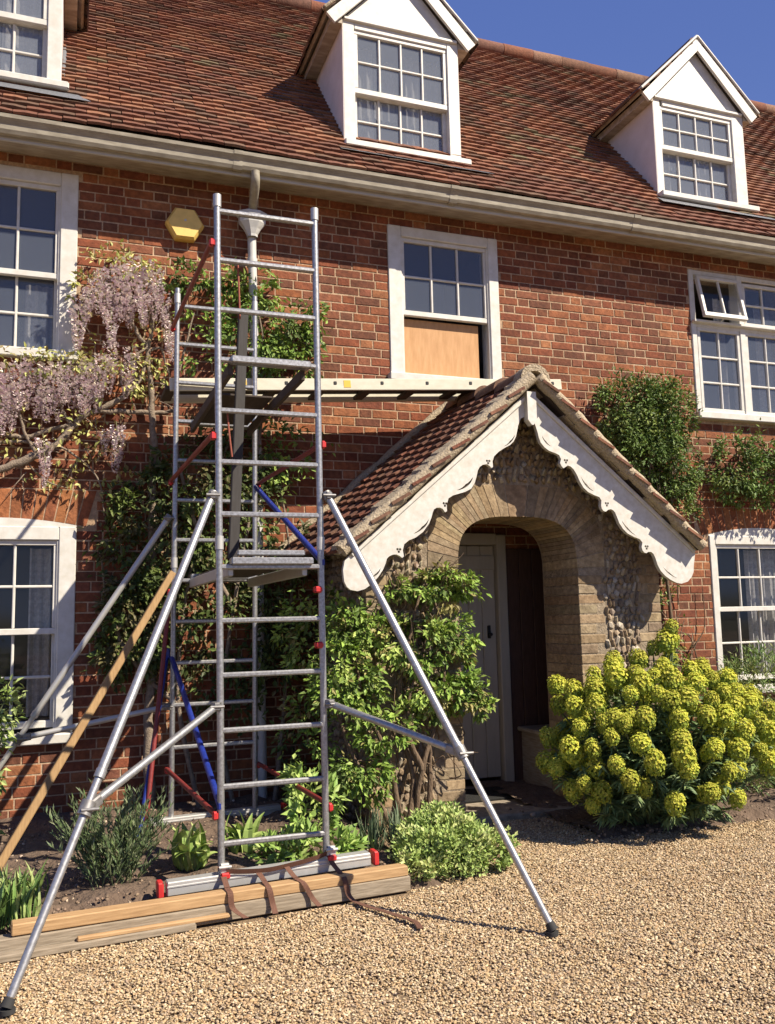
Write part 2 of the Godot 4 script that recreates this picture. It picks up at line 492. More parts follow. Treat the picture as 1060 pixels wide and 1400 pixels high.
func brick_wall(holes: Array) -> void:
	var wall := group_part(house, "wall")
	var x0 := -2.2
	var x1 := 8.4
	var bholes := holes.duplicate()
	# the flat arches over the ground-floor windows
	for a in [[-1.13, 0.21, 2.1, 2.4], [5.62, 7.14, 2.1, 2.41]]: bholes.append(a)
	# mortar: one sheet cut round the openings, just behind the brick faces
	var mo := MB.new()
	var y := 0.0
	var cuts := [-0.1]
	for h in holes: cuts.append(h[2]); cuts.append(h[3])
	cuts.append(5.02)
	cuts.sort()
	for i in cuts.size() - 1:
		if cuts[i + 1] - cuts[i] < 0.001: continue
		for s in spans(-3.0, 10.5, (cuts[i] + cuts[i + 1]) / 2, holes):
			mo.box(Vector3((s[0] + s[1]) / 2, (cuts[i] + cuts[i + 1]) / 2, -0.1538), Vector3(s[1] - s[0], cuts[i + 1] - cuts[i], 0.3))
	put(wall, "mortar", mo, M.mortar)
	# Flemish bond
	var recs := []
	var S := 0.2185
	var H := 0.1055
	var J := 0.0095
	var course := 0
	while course * 0.075 < 4.97:
		y = course * 0.075
		var x := x0 - (0.17 if course % 2 else 0.0) - 0.02 * (course % 3)
		var k := 0
		while x < x1:
			var w: float = S if k % 2 == 0 else H
			var a := x
			var b := x + w
			x += w + J; k += 1
			for s in spans(a, b, y + 0.033, bholes):
				if s[1] - s[0] < 0.03: continue
				var tone := rng.randi() % BT.size()
				if w == H and rng.randf() < 0.25: tone = [5, 7, 3, 5][rng.randi() % 4]
				recs.append([s[0], s[1], y, tone, w == S, s[1] - s[0] > w - 0.001])
		course += 1
	# the 300 that show largest: nearest the camera and not behind plants, porch or windows
	var cover := [[0.05, 0.75, 0.2, 3.1], [0.7, 2.0, 0.0, 4.15], [1.5, 4.5, 0.0, 3.2], [4.3, 5.6, 1.6, 3.6], [-1.1, 0.6, 2.5, 4.1], [-3, -0.42, 0, 5], [-0.5, 8, 4.75, 5.1], [5.0, 8, 0, 1.2]]
	var order := []
	for i in recs.size():
		var r: Array = recs[i]
		var cx: float = (r[0] + r[1]) / 2
		var cy: float = r[2] + 0.037
		var d := Vector3(cx, cy, 0).distance_to(Vector3(0, 1.4, 6.8))
		var score: float = (r[1] - r[0]) / (d * d)
		if not r[5]: score *= 0.01
		for c in cover:
			if cx > c[0] and cx < c[1] and cy > c[2] and cy < c[3]: score *= 0.02
		order.append([score, i])
	order.sort_custom(func(a, b): return a[0] > b[0] or (a[0] == b[0] and a[1] < b[1]))
	var single := {}
	for i in 300: single[order[i][1]] = true
	var units := {}
	var rest := MB.new()
	for i in recs.size():
		var r: Array = recs[i]
		var z := rr(-0.0015, 0.002)
		var dy := rr(-0.0015, 0.0015)
		if single.has(i):
			var key := "%d%s" % [r[3], r[4]]
			if not units.has(key):
				var u := MB.new()
				u.col = BT[r[3]]
				var w: float = S if r[4] else H
				u.brick(-w / 2, w / 2, 0.0, 0.0655, 0.0, 0.02, 0.004)
				units[key] = u.mesh()
			put(wall, "brick", units[key], M.brick, Transform3D(Basis(Vector3.BACK, rr(-0.006, 0.006)), Vector3((r[0] + r[1]) / 2, r[2] + dy, z)))
		else:
			rest.col = vary(BT[r[3]], 0.06)
			rest.brick(r[0], r[1], r[2] + dy, r[2] + 0.0655 + dy, z, 0.02, 0.004)
	tag(put(wall, "brickwork", rest, M.brick), "", "", "", "stuff")
	# arches of splayed bricks over the two ground-floor windows
	for a in [[-1.06, 0.14, 2.125, 0.055, 16], [5.69, 7.07, 2.125, 0.075, 18]]:
		var cx: float = (a[0] + a[1]) / 2
		for i in a[4]:
			var u0: float = float(i) / a[4]
			var u1: float = float(i + 1) / a[4]
			var q := []
			for e in [[u0, 0.005], [u1, -0.005]]:
				var xb: float = lerpf(a[0], a[1], e[0]) + e[1]
				var lean: float = (xb - cx) * 0.12
				var rise: float = a[3] * (1.0 - pow((e[0] - 0.5) * 2.0, 2))
				q.append([Vector3(xb, a[2] + rise, 0), Vector3(xb + lean, 2.392, 0)])
			var vs := MB.new()
			vs.col = vary([Color(0.5, 0.2, 0.08), Color(0.46, 0.17, 0.07), Color(0.4, 0.14, 0.06)][rng.randi() % 3], 0.1)
			var p := PackedVector2Array()
			for e in [q[0][0], q[1][0], q[1][1], q[0][1]]: p.append(Vector2(e.x, e.y))
			vs.prism(p, 0.03, Transform3D(Basis(), Vector3(0, 0, rr(-0.001, 0.002))))
			put(wall, "arch_brick", vs, M.brick)

func shell() -> void:
	# the rest of the building's body: end walls and back wall
	var m := MB.new()
	m.span(Vector3(-3.2, -0.1, -6.0), Vector3(-3.0, 5.0, -0.01))
	m.span(Vector3(10.5, -0.1, -6.0), Vector3(10.7, 5.0, -0.01))
	m.span(Vector3(-3.2, -0.1, -6.2), Vector3(10.7, 5.0, -6.0))
	m.span(Vector3(-2.99, 2.7, -5.99), Vector3(10.49, 2.85, -1.4))
	put(house, "rear_wall", m, M.brick)

func roof_y(z: float) -> float: return EAVE.y + (EAVE.x - z) * ROOF_T

func main_roof() -> void:
	var roof := group_part(house, "roof")
	var al := atan(ROOF_T)
	var up := Vector3(0, sin(al), -cos(al))
	var nrm := Vector3(0, cos(al), sin(al))
	var o := Vector3(0, EAVE.y, EAVE.x)
	var L := 4.62
	# holes in x and slope distance, where the dormers stand
	var holes := []
	for d in [[-0.662, 1.105, 5.50, 6.68], [2.728, 1.105, 5.44, 6.63], [5.975, 1.12, 5.475, 6.53]]:
		holes.append([d[0] - d[1] / 2 + 0.03, d[0] + d[1] / 2 - 0.03, (d[2] - EAVE.y) / sin(al) + 0.1, (d[3] + 0.3 - EAVE.y) / sin(al)])
	var sheet := MB.new()
	var steps := 42
	for i in steps:
		var s0 := L * i / steps
		var s1 := L * (i + 1) / steps
		for s in spans(-2.6, 13.5, (s0 + s1) / 2, holes):
			sheet.quad(o + up * s0 + Vector3(s[0], 0, 0) - nrm * 0.02, o + up * s0 + Vector3(s[1], 0, 0) - nrm * 0.02, o + up * s1 + Vector3(s[1], 0, 0) - nrm * 0.02, o + up * s1 + Vector3(s[0], 0, 0) - nrm * 0.02)
	# the far slope
	var rz := EAVE.x - L * cos(al)
	var ry := EAVE.y + L * sin(al)
	sheet.quad(Vector3(13.5, ry - 0.02, rz), Vector3(-2.6, ry - 0.02, rz), Vector3(-2.6, 5.0, -6.3), Vector3(13.5, 5.0, -6.3))
	put(roof, "roof_underlay", sheet, M.under)
	var sag := FastNoiseLite.new()
	sag.seed = 9; sag.frequency = 0.35; sag.fractal_octaves = 3
	var patch := FastNoiseLite.new()
	patch.seed = 14; patch.frequency = 0.5; patch.fractal_octaves = 4
	var tones := [Color(0.37, 0.16, 0.085), Color(0.31, 0.13, 0.07), Color(0.4, 0.19, 0.105), Color(0.27, 0.11, 0.065), Color(0.24, 0.105, 0.065), Color(0.4, 0.21, 0.125), Color(0.2, 0.115, 0.072), Color(0.33, 0.14, 0.075), Color(0.27, 0.22, 0.13)]
	var recs := []
	var course := 0
	var gauge := 0.088
	while course * gauge < L - 0.04:
		var s := course * gauge
		var x := -2.5 + (0.083 if course % 2 else 0.0)
		while x < 13.2:
			var hid := false
			for h in holes:
				if x - 0.06 > h[0] and x + 0.06 < h[1] and s > h[2] and s < h[3]: hid = true
			if not hid:
				var pn := patch.get_noise_2d(x, s * 1.3)
				var t := rng.randi() % 8
				if pn < -0.28 and rng.randf() < 0.14: t = 8
				if pn > 0.22 and rng.randf() < 0.6: t = [4, 6, 3][rng.randi() % 3]
				if s < 0.42 + 0.14 * pn and rng.randf() < 0.85: t = [3, 4, 4, 3, 6][rng.randi() % 5]
				recs.append([x, s, t])
			x += 0.1665
		course += 1
	var order := []
	for i in recs.size():
		var r: Array = recs[i]
		var p: Vector3 = o + up * r[1] + Vector3(r[0], 0, 0)
		var v: Vector3 = Vector3(0, 1.4, 6.8) - p
		var score := nrm.dot(v.normalized()) / v.length_squared()
		if r[0] < -0.35 or r[0] > 8.0 or r[1] < 0.02: score *= 0.01
		for h in holes:
			if r[0] > h[0] - 0.05 and r[0] < h[1] + 0.05 and r[1] > h[2] - 0.1: score *= 0.01
		order.append([score, i])
	order.sort_custom(func(a, b): return a[0] > b[0] or (a[0] == b[0] and a[1] < b[1]))
	var single := {}
	for i in 300: single[order[i][1]] = true
	var units := {}
	var rest := MB.new()
	var bas := Basis(Vector3.RIGHT, up, nrm)
	for i in recs.size():
		var r: Array = recs[i]
		var s: float = r[1] + 0.018 * sag.get_noise_2d(r[0] * 2.2, r[1] * 9.0) + rr(-0.004, 0.004)
		var lift: float = 0.03 * sag.get_noise_2d(r[0] * 0.8, r[1] * 0.8) + rr(0, 0.003)
		var b := bas * Basis(Vector3.BACK, rr(-0.022, 0.022)) * Basis(Vector3.RIGHT, -0.215 + rr(-0.015, 0.02)) * Basis(Vector3.UP, rr(-0.02, 0.02))
		var x := Transform3D(b, o + up * s + Vector3(r[0] + rr(-0.003, 0.003), 0, 0) + nrm * (lift + 0.02))
		if single.has(i):
			if not units.has(r[2]):
				var u := MB.new()
				u.col = tones[r[2]]
				tile_shape(u, Transform3D(), 0.162, 0.15)
				units[r[2]] = u.mesh()
			put(roof, "tile", units[r[2]], M.tile, x)
		else:
			rest.col = vary(tones[r[2]], 0.08)
			tile_shape(rest, x, 0.162, 0.15)
	tag(put(roof, "tiling", rest, M.tile), "", "", "", "stuff")
	# ridge tiles: half rounds end to end
	var k := 0
	var xx := -2.5
	while xx < 13.3:
		var rt := MB.new()
		rt.col = vary([Color(0.33, 0.13, 0.07), Color(0.36, 0.2, 0.13), Color(0.25, 0.12, 0.08)][k % 3], 0.15)
		rt.tube([Vector3(xx, ry + 0.0, rz), Vector3(xx + 0.42, ry + rr(-0.006, 0.006), rz)], 0.1 + rr(0, 0.01), 14)
		put(roof, "ridge_tile", rt, M.tile)
		xx += 0.424
		k += 1

func tile_shape(m: MB, x: Transform3D, w: float, l: float) -> void:
	# slightly cambered clay tile: lower edge at y = 0, front face +z
	var t := 0.02
	var a := [Vector3(-w / 2, 0, 0), Vector3(0, 0, 0.004), Vector3(w / 2, 0, 0)]
	var up := Vector3(0, l, 0)
	var dn := Vector3(0, 0, -t)
	for i in 2:
		m.quad(x * a[i], x * a[i + 1], x * (a[i + 1] + up), x * (a[i] + up))
		m.quad(x * (a[i] + dn), x * (a[i + 1] + dn), x * a[i + 1], x * a[i])
	m.quad(x * a[2], x * (a[2] + dn), x * (a[2] + dn + up), x * (a[2] + up))
	m.quad(x * (a[0] + dn), x * a[0], x * (a[0] + up), x * (a[0] + dn + up))

func eaves() -> void:
	var x0 := -3.0
	var x1 := 13.0
	var s := MB.new()
	# sloping soffit boards
	s.prism(PackedVector2Array([Vector2(0.002, 4.945), Vector2(0.305, 4.885), Vector2(0.305, 4.92), Vector2(0.002, 5.0)]), x1 - x0, Transform3D(Basis(Vector3(0, 0, 1), Vector3(0, 1, 0), Vector3(-1, 0, 0)), Vector3(x0, 0, 0)))
	put(house, "soffit", s, M.soffit)
	var f := MB.new()
	f.span(Vector3(x0, 4.865, 0.307), Vector3(x1, 4.985, 0.327))
	put(house, "fascia", f, M.fascia)
	# moulded gutter in lengths, each a part, with a bead along its lip
	var prof := [Vector2(0.33, 5.0), Vector2(0.33, 4.9), Vector2(0.35, 4.885), Vector2(0.38, 4.89), Vector2(0.395, 4.915), Vector2(0.4, 4.95), Vector2(0.415, 4.97), Vector2(0.43, 4.985), Vector2(0.435, 5.01), Vector2(0.422, 5.016), Vector2(0.412, 5.0), Vector2(0.4, 4.985), Vector2(0.375, 4.93), Vector2(0.345, 4.92)]
	var x := x0 + 0.53
	while x < 12.0:
		var g := MB.new()
		g.prism(PackedVector2Array(prof), 1.826, Transform3D(Basis(Vector3(0, 0, 1), Vector3(0, 1, 0), Vector3(-1, 0, 0)), Vector3(x, rr(-0.004, 0.004), 0)))
		put(house, "gutter", g, M.gutter)
		var j := MB.new()
		var big := []
		for p in prof: big.append(Vector2((p.x - 0.38) * 1.09 + 0.38, (p.y - 4.95) * 1.07 + 4.948))
		j.prism(PackedVector2Array(big), 0.07, Transform3D(Basis(Vector3(0, 0, 1), Vector3(0, 1, 0), Vector3(-1, 0, 0)), Vector3(x - 0.035, 0, 0)))
		put(house, "gutter_union", j, M.gutter)
		x += 1.83
	# rainwater pipe: swan neck, hopper head, downpipe with collars
	var dp := group_part(house, "downpipe")
	var neck := MB.new()
	neck.tube(curve([Vector3(1.33, 4.9, 0.37), Vector3(1.335, 4.82, 0.35), Vector3(1.345, 4.75, 0.25), Vector3(1.355, 4.68, 0.14), Vector3(1.357, 4.62, 0.115)]), 0.036, 12)
	put(dp, "swan_neck", neck, M.gutter)
	var hop := MB.new()
	var rings := [[4.67, 0.125, 0.09], [4.64, 0.128, 0.092], [4.635, 0.115, 0.085], [4.585, 0.11, 0.082], [4.535, 0.07, 0.06], [4.49, 0.045, 0.045], [4.47, 0.043, 0.043]]
	for i in rings.size() - 1:
		for k in 8:
			var q := []
			for e in [[i, k], [i, k + 1], [i + 1, k + 1], [i + 1, k]]:
				var a: float = TAU * (e[1] + 0.5) / 8
				q.append(Vector3(1.357 + rings[e[0]][1] * cos(a), rings[e[0]][0], 0.11 + rings[e[0]][2] * sin(a)))
			hop.quad(q[0], q[1], q[2], q[3])
	put(dp, "hopper_head", hop, M.pipe)
	var pp := MB.new()
	pp.tube([Vector3(1.358, 4.5, 0.085), Vector3(1.4, 2.4, 0.085), Vector3(1.425, 0.05, 0.085)], 0.035, 12)
	put(dp, "pipe", pp, M.pipe)
	for yy in [4.3, 2.6, 0.9]:
		var cl := MB.new()
		var cx: float = 1.358 + (4.5 - yy) * 0.0151
		cl.tube([Vector3(cx, yy, 0.085), Vector3(cx, yy - 0.07, 0.085)], 0.043, 12)
		put(dp, "collar", cl, M.pipe)

func pane_at(w: Node3D, x0: float, x1: float, y0: float, y1: float, z: float, b := Basis()) -> void:
	var p := MB.new()
	p.box(Vector3.ZERO, Vector3(x1 - x0, y1 - y0, 0.004))
	var tilt := Basis(Vector3.UP, rr(-0.012, 0.012)) * Basis(Vector3.RIGHT, rr(-0.012, 0.012))
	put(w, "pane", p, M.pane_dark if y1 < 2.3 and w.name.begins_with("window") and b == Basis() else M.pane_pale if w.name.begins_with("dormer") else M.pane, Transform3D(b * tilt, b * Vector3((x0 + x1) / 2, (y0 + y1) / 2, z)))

func sash(w: Node3D, x0: float, x1: float, yt: float, yb: float, cols: int, rows: int, z: float, rail := 0.04) -> void:
	# glass area x0..x1, yb..yt; stiles and rails outside it, glazing bars between the panes
	var f := MB.new()
	f.bev(Vector3((x0 + x1) / 2, yt + 0.018, z), Vector3(x1 - x0 + 0.07, 0.036, 0.04), 0.004)
	f.bev(Vector3((x0 + x1) / 2, yb - rail / 2, z), Vector3(x1 - x0 + 0.07, rail, 0.042), 0.004)
	for x in [x0 - 0.018, x1 + 0.018]: f.bev(Vector3(x, (yt + yb) / 2, z), Vector3(0.036, yt - yb, 0.038), 0.004)
	put(w, "sash", f, M.white)
	var pw := (x1 - x0) / cols
	var ph := (yt - yb) / rows
	for i in range(1, cols):
		var b := MB.new()
		b.bev(Vector3(x0 + pw * i, (yt + yb) / 2, z), Vector3(0.02, yt - yb, 0.028), 0.005)
		put(w, "glazing_bar", b, M.white)
	for j in range(1, rows):
		var b := MB.new()
		b.bev(Vector3((x0 + x1) / 2, yb + ph * j, z), Vector3(x1 - x0, 0.02, 0.0255), 0.005)
		put(w, "glazing_bar", b, M.white)
	for i in cols:
		for j in rows: pane_at(w, x0 + pw * i + 0.004, x0 + pw * (i + 1) - 0.004, yb + ph * j + 0.004, yb + ph * (j + 1) - 0.004, z - 0.004)

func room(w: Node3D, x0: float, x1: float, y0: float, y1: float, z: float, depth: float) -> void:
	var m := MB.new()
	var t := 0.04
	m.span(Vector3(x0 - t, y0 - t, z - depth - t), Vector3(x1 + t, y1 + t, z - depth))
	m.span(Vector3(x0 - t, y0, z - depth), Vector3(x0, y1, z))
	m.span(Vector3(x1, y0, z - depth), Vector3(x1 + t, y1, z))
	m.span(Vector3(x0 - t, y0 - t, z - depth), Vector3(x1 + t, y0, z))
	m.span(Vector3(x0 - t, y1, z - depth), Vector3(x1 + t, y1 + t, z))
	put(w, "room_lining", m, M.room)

func curtain(w: Node3D, x0: float, x1: float, y0: float, y1: float, z: float) -> void:
	var m := MB.new()
	var n := int((x1 - x0) / 0.012)
	var ph := rr(0, 6)
	var P := []
	for i in n + 1:
		var x := lerpf(x0, x1, float(i) / n)
		P.append(Vector3(x, 0, z + 0.016 * sin(x * 95.0 + ph) + 0.01 * sin(x * 41.0 + ph)))
	for i in n:
		m.quad(P[i] + Vector3(0, y0, 0), P[i + 1] + Vector3(0, y0, 0), P[i + 1] + Vector3(0, y1, 0), P[i] + Vector3(0, y1, 0))
	put(w, "curtain", m, M.curtain)

func make_window(label: String, o: Array, gx0: float, gx1: float, cols: int, up: Array, lo: Array, zf: float, crown := 0.0) -> Node3D:
	var w := group_part(house, "window")
	tag(w, label)
	var f := MB.new()
	var d := 0.13
	var zc := zf + 0.012 - d / 2
	var sx0 := gx0 - 0.036
	var sx1 := gx1 + 0.036
	var syt: float = up[0] + 0.036
	var sill: float = o[2] + 0.075
	f.bev(Vector3((o[0] + sx0) / 2, (sill + o[3]) / 2, zc), Vector3(sx0 - o[0], o[3] - sill, d), 0.006)
	f.bev(Vector3((o[1] + sx1) / 2, (sill + o[3]) / 2, zc), Vector3(o[1] - sx1, o[3] - sill, d), 0.006)
	f.bev(Vector3((sx0 + sx1) / 2, (syt + o[3]) / 2, zc), Vector3(sx1 - sx0, o[3] - syt, d - 0.004), 0.006)
	# thin staff bead round the sashes
	f.bev(Vector3(sx0 + 0.005, (sill + syt) / 2, zf - 0.012), Vector3(0.016, syt - sill, 0.02), 0.003)
	f.bev(Vector3(sx1 - 0.005, (sill + syt) / 2, zf - 0.012), Vector3(0.016, syt - sill, 0.02), 0.003)
	# parting slips that close the gap behind
	f.span(Vector3(o[0], o[2], zf - 0.16), Vector3(sx0, o[3], zf - 0.121))
	f.span(Vector3(sx1, o[2], zf - 0.16), Vector3(o[1], o[3], zf - 0.121))
	put(w, "frame", f, M.white)
	if crown > 0.0:
		var c := PackedVector2Array([Vector2(o[0], o[3] - 0.002)])
		c.append(Vector2(o[1], o[3] - 0.002))
		for i in 13:
			var u := 1.0 - float(i) / 12
			c.append(Vector2(lerpf(o[0], o[1], u), o[3] + 0.012 + crown * (1.0 - pow((u - 0.5) * 2, 2))))
		var cm := MB.new()
		cm.prism(c, 0.09, Transform3D(Basis(), Vector3(0, 0, zf + 0.002)))
		put(w, "head_board", cm, M.white)
	var s := MB.new()
	s.bev(Vector3((o[0] + o[1]) / 2, o[2] + 0.035, zf - 0.02), Vector3(o[1] - o[0] + 0.05, 0.07, 0.17), 0.008)
	put(w, "sill", s, M.white)
	sash(w, gx0, gx1, up[0], up[1], cols, up[2], zf - 0.035, 0.045)
	if lo.size():
		sash(w, gx0, gx1, lo[0], lo[1], cols, lo[2], zf - 0.078, 0.05)
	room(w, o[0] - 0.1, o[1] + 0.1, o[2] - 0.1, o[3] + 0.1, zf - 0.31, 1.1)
	return w

func make_casement(o: Array) -> void:
	var w := group_part(house, "window")
	tag(w, "white casement window with one small top light propped open")
	var zf := 0.012
	var mx := 6.355
	var f := MB.new()
	for s in [[o[0], 5.79], [mx - 0.035, mx + 0.035], [6.92, o[1]]]:
		f.bev(Vector3((s[0] + s[1]) / 2, (3.32 + o[3]) / 2, zf - 0.06), Vector3(s[1] - s[0], o[3] - 3.32, 0.12), 0.006)
	for s in [[o[3] - 0.05, o[3]], [4.19, 4.245]]:
		f.bev(Vector3((o[0] + o[1]) / 2, (s[0] + s[1]) / 2, zf - 0.062), Vector3(o[1] - o[0] - 0.06, s[1] - s[0], 0.112), 0.006)
	f.bev(Vector3((o[0] + o[1]) / 2, 4.235, zf + 0.015), Vector3(o[1] - o[0], 0.025, 0.07), 0.004)
	f.span(Vector3(o[0], o[2], -0.2), Vector3(5.79, o[3], -0.13))
	put(w, "frame", f, M.white)
	var s := MB.new()
	s.bev(Vector3((o[0] + o[1]) / 2, o[2] + 0.035, zf - 0.02), Vector3(o[1] - o[0] + 0.08, 0.07, 0.19), 0.008)
	put(w, "sill", s, M.white)
	sash(w, 5.835, 6.285, 4.155, 3.375, 2, 3, zf - 0.03, 0.045)
	sash(w, 6.425, 6.88, 4.155, 3.375, 2, 3, zf - 0.03, 0.045)
	sash(w, 6.43, 6.875, 4.67, 4.29, 2, 2, zf - 0.03, 0.04)
	# the open top light, hung from its upper edge
	var piv := Transform3D(Basis(Vector3.RIGHT, -0.21), Vector3(0, 4.715, zf))
	var before := w.get_child_count()
	sash(w, 5.835, 6.29, -0.045, -0.42, 2, 1, 0.005, 0.045)
	for i in range(before, w.get_child_count()):
		var k := w.get_child(i) as Node3D
		k.transform = piv * k.transform
	var st := MB.new()
	st.tube([Vector3(6.07, 4.25, 0.02), Vector3(6.07, 4.28, 0.09)], 0.006, 6)
	put(w, "stay", st, M.white)
	room(w, o[0] - 0.1, o[1] + 0.1, o[2] - 0.1, o[3] + 0.1, -0.31, 1.1)
	curtain(w, 6.19, 6.33, 3.35, 4.6, -0.22)
	curtain(w, 6.4, 6.56, 3.35, 4.6, -0.22)
	curtain(w, 6.75, 6.95, 3.35, 4.6, -0.22)

func make_dormer(cx: float, wd: float, y0: float, y1: float, gx0: float, gx1: float, which: String) -> void:
	var d := group_part(house, "dormer")
	tag(d, {"left": "gabled dormer over the wisteria window", "mid": "gabled dormer above the boarded window", "right": "gabled dormer nearest the open casement window"}[which])
	var x0 := cx - wd / 2
	var x1 := cx + wd / 2
	var zf := 0.03
	var meet := y0 + 0.565
	var f := MB.new()
	f.bev(Vector3((x0 + gx0 - 0.034) / 2, (y0 + y1) / 2, zf - 0.05), Vector3(gx0 - 0.034 - x0, y1 - y0, 0.1), 0.006)
	f.bev(Vector3((x1 + gx1 + 0.034) / 2, (y0 + y1) / 2, zf - 0.05), Vector3(x1 - gx1 - 0.034, y1 - y0, 0.1), 0.006)
	f.bev(Vector3(cx, y1 - 0.04, zf - 0.05), Vector3(gx1 - gx0 + 0.068, 0.08, 0.096), 0.006)
	f.bev(Vector3(cx, y1 - 0.005, zf + 0.004), Vector3(wd - 0.02, 0.03, 0.04), 0.006)
	put(d, "frame", f, M.white)
	var s := MB.new()
	s.bev(Vector3(cx + 0.02, y0 - 0.005, zf + 0.02), Vector3(wd + 0.08, 0.06, 0.15), 0.01)
	put(d, "sill", s, M.white)
	sash(d, gx0, gx1, y1 - 0.115, meet + 0.005, 4, 2, zf - 0.035, 0.05)
	sash(d, gx0, gx1, meet - 0.045, y0 + 0.065, 4, 2, zf - 0.078, 0.045)
	# lead apron dressed over the tiles below the sill
	var ap := MB.new()
	var ya := y0 - 0.055
	ap.quad(Vector3(x0 - 0.1, ya - 0.1, 0.41 - (ya - 0.1 - 5.035) / ROOF_T + 0.045), Vector3(x1 + 0.22, ya - 0.1, 0.41 - (ya - 0.1 - 5.035) / ROOF_T + 0.045), Vector3(x1 + 0.1, ya + 0.03, zf + 0.03), Vector3(x0 - 0.05, ya + 0.03, zf + 0.03))
	put(d, "lead_apron", ap, M.lead)
	# cheeks
	var zt := EAVE.x - (y1 - EAVE.y) / ROOF_T - 0.1
	var zb := EAVE.x - (y0 - 0.05 - EAVE.y) / ROOF_T - 0.1
	for sx in [x0 + 0.03, x1]:
		var c := MB.new()
		c.prism(PackedVector2Array([Vector2(zf - 0.1, y0 - 0.2), Vector2(zf - 0.1, y1), Vector2(zt, y1)]), 0.03, Transform3D(Basis(Vector3(0, 0, 1), Vector3(0, 1, 0), Vector3(-1, 0, 0)), Vector3(sx - 0.03, 0, 0)))
		c.prism(PackedVector2Array([Vector2(zf - 0.002, y0 - 0.1), Vector2(zf - 0.002, y1 - 0.002), Vector2(zf - 0.1, y1 - 0.002), Vector2(zf - 0.1, y0 - 0.1)]), 0.026, Transform3D(Basis(Vector3(0, 0, 1), Vector3(0, 1, 0), Vector3(-1, 0, 0)), Vector3(sx - 0.028 + (0.004 if sx > cx else -0.004), 0, 0)))
		put(d, "cheek", c, M.cheek)
		# upstand of lead along the foot of the cheek
		var fl := MB.new()
		var side := -1.0 if sx < cx else 1.0
		var xo: float = (x0 - 0.012) if sx < cx else (x1 + 0.012)
		fl.tube([Vector3(xo, y0 - 0.03, zf - 0.06 + 0.05), Vector3(xo, (y0 + y1) / 2, (zf + zt) / 2 + 0.055), Vector3(xo, y1 - 0.1, zt + 0.13)], 0.022, 6)
		put(d, "flashing", fl, M.lead)
	# gable boarding
	var half := 0.715
	var rise := 0.70
	var g := MB.new()
	g.prism(PackedVector2Array([Vector2(x0 + 0.01, y1 + 0.002), Vector2(x1 - 0.01, y1 + 0.002), Vector2(cx, y1 + wd / 2 * rise / half + 0.06)]), 0.06, Transform3D(Basis(), Vector3(0, 0, zf - 0.012)))
	put(d, "gable", g, M.white)
	# roof slopes: boards with small tiles above and a white soffit beneath
	var apex := y1 + rise + 0.02
	var zr := EAVE.x - (apex - EAVE.y) / ROOF_T - 0.2
	var ze := EAVE.x - (y1 - 0.02 - EAVE.y) / ROOF_T - 0.1
	for sg in [-1.0, 1.0]:
		var b := MB.new()
		var e0 := Vector3(cx + sg * half, apex - rise, 0.07)
		var e1 := Vector3(cx + sg * half, apex - rise, ze)
		var r0 := Vector3(cx, apex, 0.07)
		var r1 := Vector3(cx, apex, zr)
		var nn := Vector3(sg * rise, half, 0).normalized()
		var t := nn * 0.03
		if sg < 0:
			b.quad(e0 - t, e1 - t, r1 - t, r0 - t); b.quad(e0, r0, r1, e1)
		else:
			b.quad(e0 - t, r0 - t, r1 - t, e1 - t); b.quad(e0, e1, r1, r0)
		b.quad(e0 - t, e0, e1, e1 - t)
		put(d, "soffit", b, M.soffit)
		# tiles
		var tl := MB.new()
		var dir := (r0 - e0).normalized()
		var len := (r0 - e0).length()
		var bs := Basis(Vector3(0, 0, -1) if sg > 0 else Vector3(0, 0, 1), dir, nn)
		var n := int((len - 0.11) / 0.1) + 1
		for j in n:
			var p := e0 + dir * (j * 0.1 - 0.035)
			var zz := 0.005 - (0.08 if j % 2 else 0.0)
			while zz > lerpf(ze, zr, j * 0.1 / len) - 0.05:
				tl.col = vary([Color(0.2, 0.1, 0.07), Color(0.28, 0.11, 0.06), Color(0.14, 0.09, 0.07), Color(0.24, 0.15, 0.1)][rng.randi() % 4], 0.2)
				tile_shape(tl, Transform3D(bs * Basis(Vector3.RIGHT, -0.12) * Basis(Vector3.BACK, rr(-0.02, 0.02)), Vector3(p.x, p.y, zz) + nn * rr(0.016, 0.024)), 0.162, 0.15)
				zz -= 0.166
		tag(put(d, "tiling", tl, M.tile), "", "", "", "stuff")
		# white board that closes the eave against the cheek
		var ev := MB.new()
		ev.span(Vector3(cx + sg * (wd / 2 + 0.004), apex - rise - 0.085, 0.045), Vector3(cx + sg * (half - 0.055), apex - rise - 0.012, ze + 0.1))
		put(d, "eave_board", ev, M.soffit)
		# bargeboard and a moulding on top of it
		var bb := MB.new()
		var bw := 0.105
		var up := dir
		var q := PackedVector2Array()
		for e in [e0 - t + dir * -0.02, r0 - t * 0.2 + Vector3(0, 0.0, 0), r0 - Vector3(0, bw * 1.35, 0), e0 - t - nn * bw + dir * -0.02]: q.append(Vector2(e.x, e.y))
		bb.prism(q, 0.028, Transform3D(Basis(), Vector3(0, 0, 0.082 + (0.002 if sg > 0 else 0.0))))
		put(d, "bargeboard", bb, M.bargewhite)
		var cp := MB.new()
		cp.bev((e0 + r0) / 2 + nn * 0.012 + Vector3(0, 0, 0.0), Vector3(len + 0.03, 0.026, 0.06), 0.008, Basis(dir, nn, dir.cross(nn)))
		put(d, "verge_moulding", cp, M.verge if which == "mid" and sg < 0 else M.bargewhite)
	var rd := MB.new()
	rd.col = Color(0.24, 0.15, 0.1)
	rd.tube([Vector3(cx, apex - 0.012, 0.03), Vector3(cx, apex - 0.012, zr)], 0.05, 10)
	put(d, "ridge_tile", rd, M.tile)
	# inside
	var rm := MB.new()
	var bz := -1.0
	rm.span(Vector3(x0 + 0.04, y0 - 0.05, bz - 0.04), Vector3(x1 - 0.04, y1, bz))
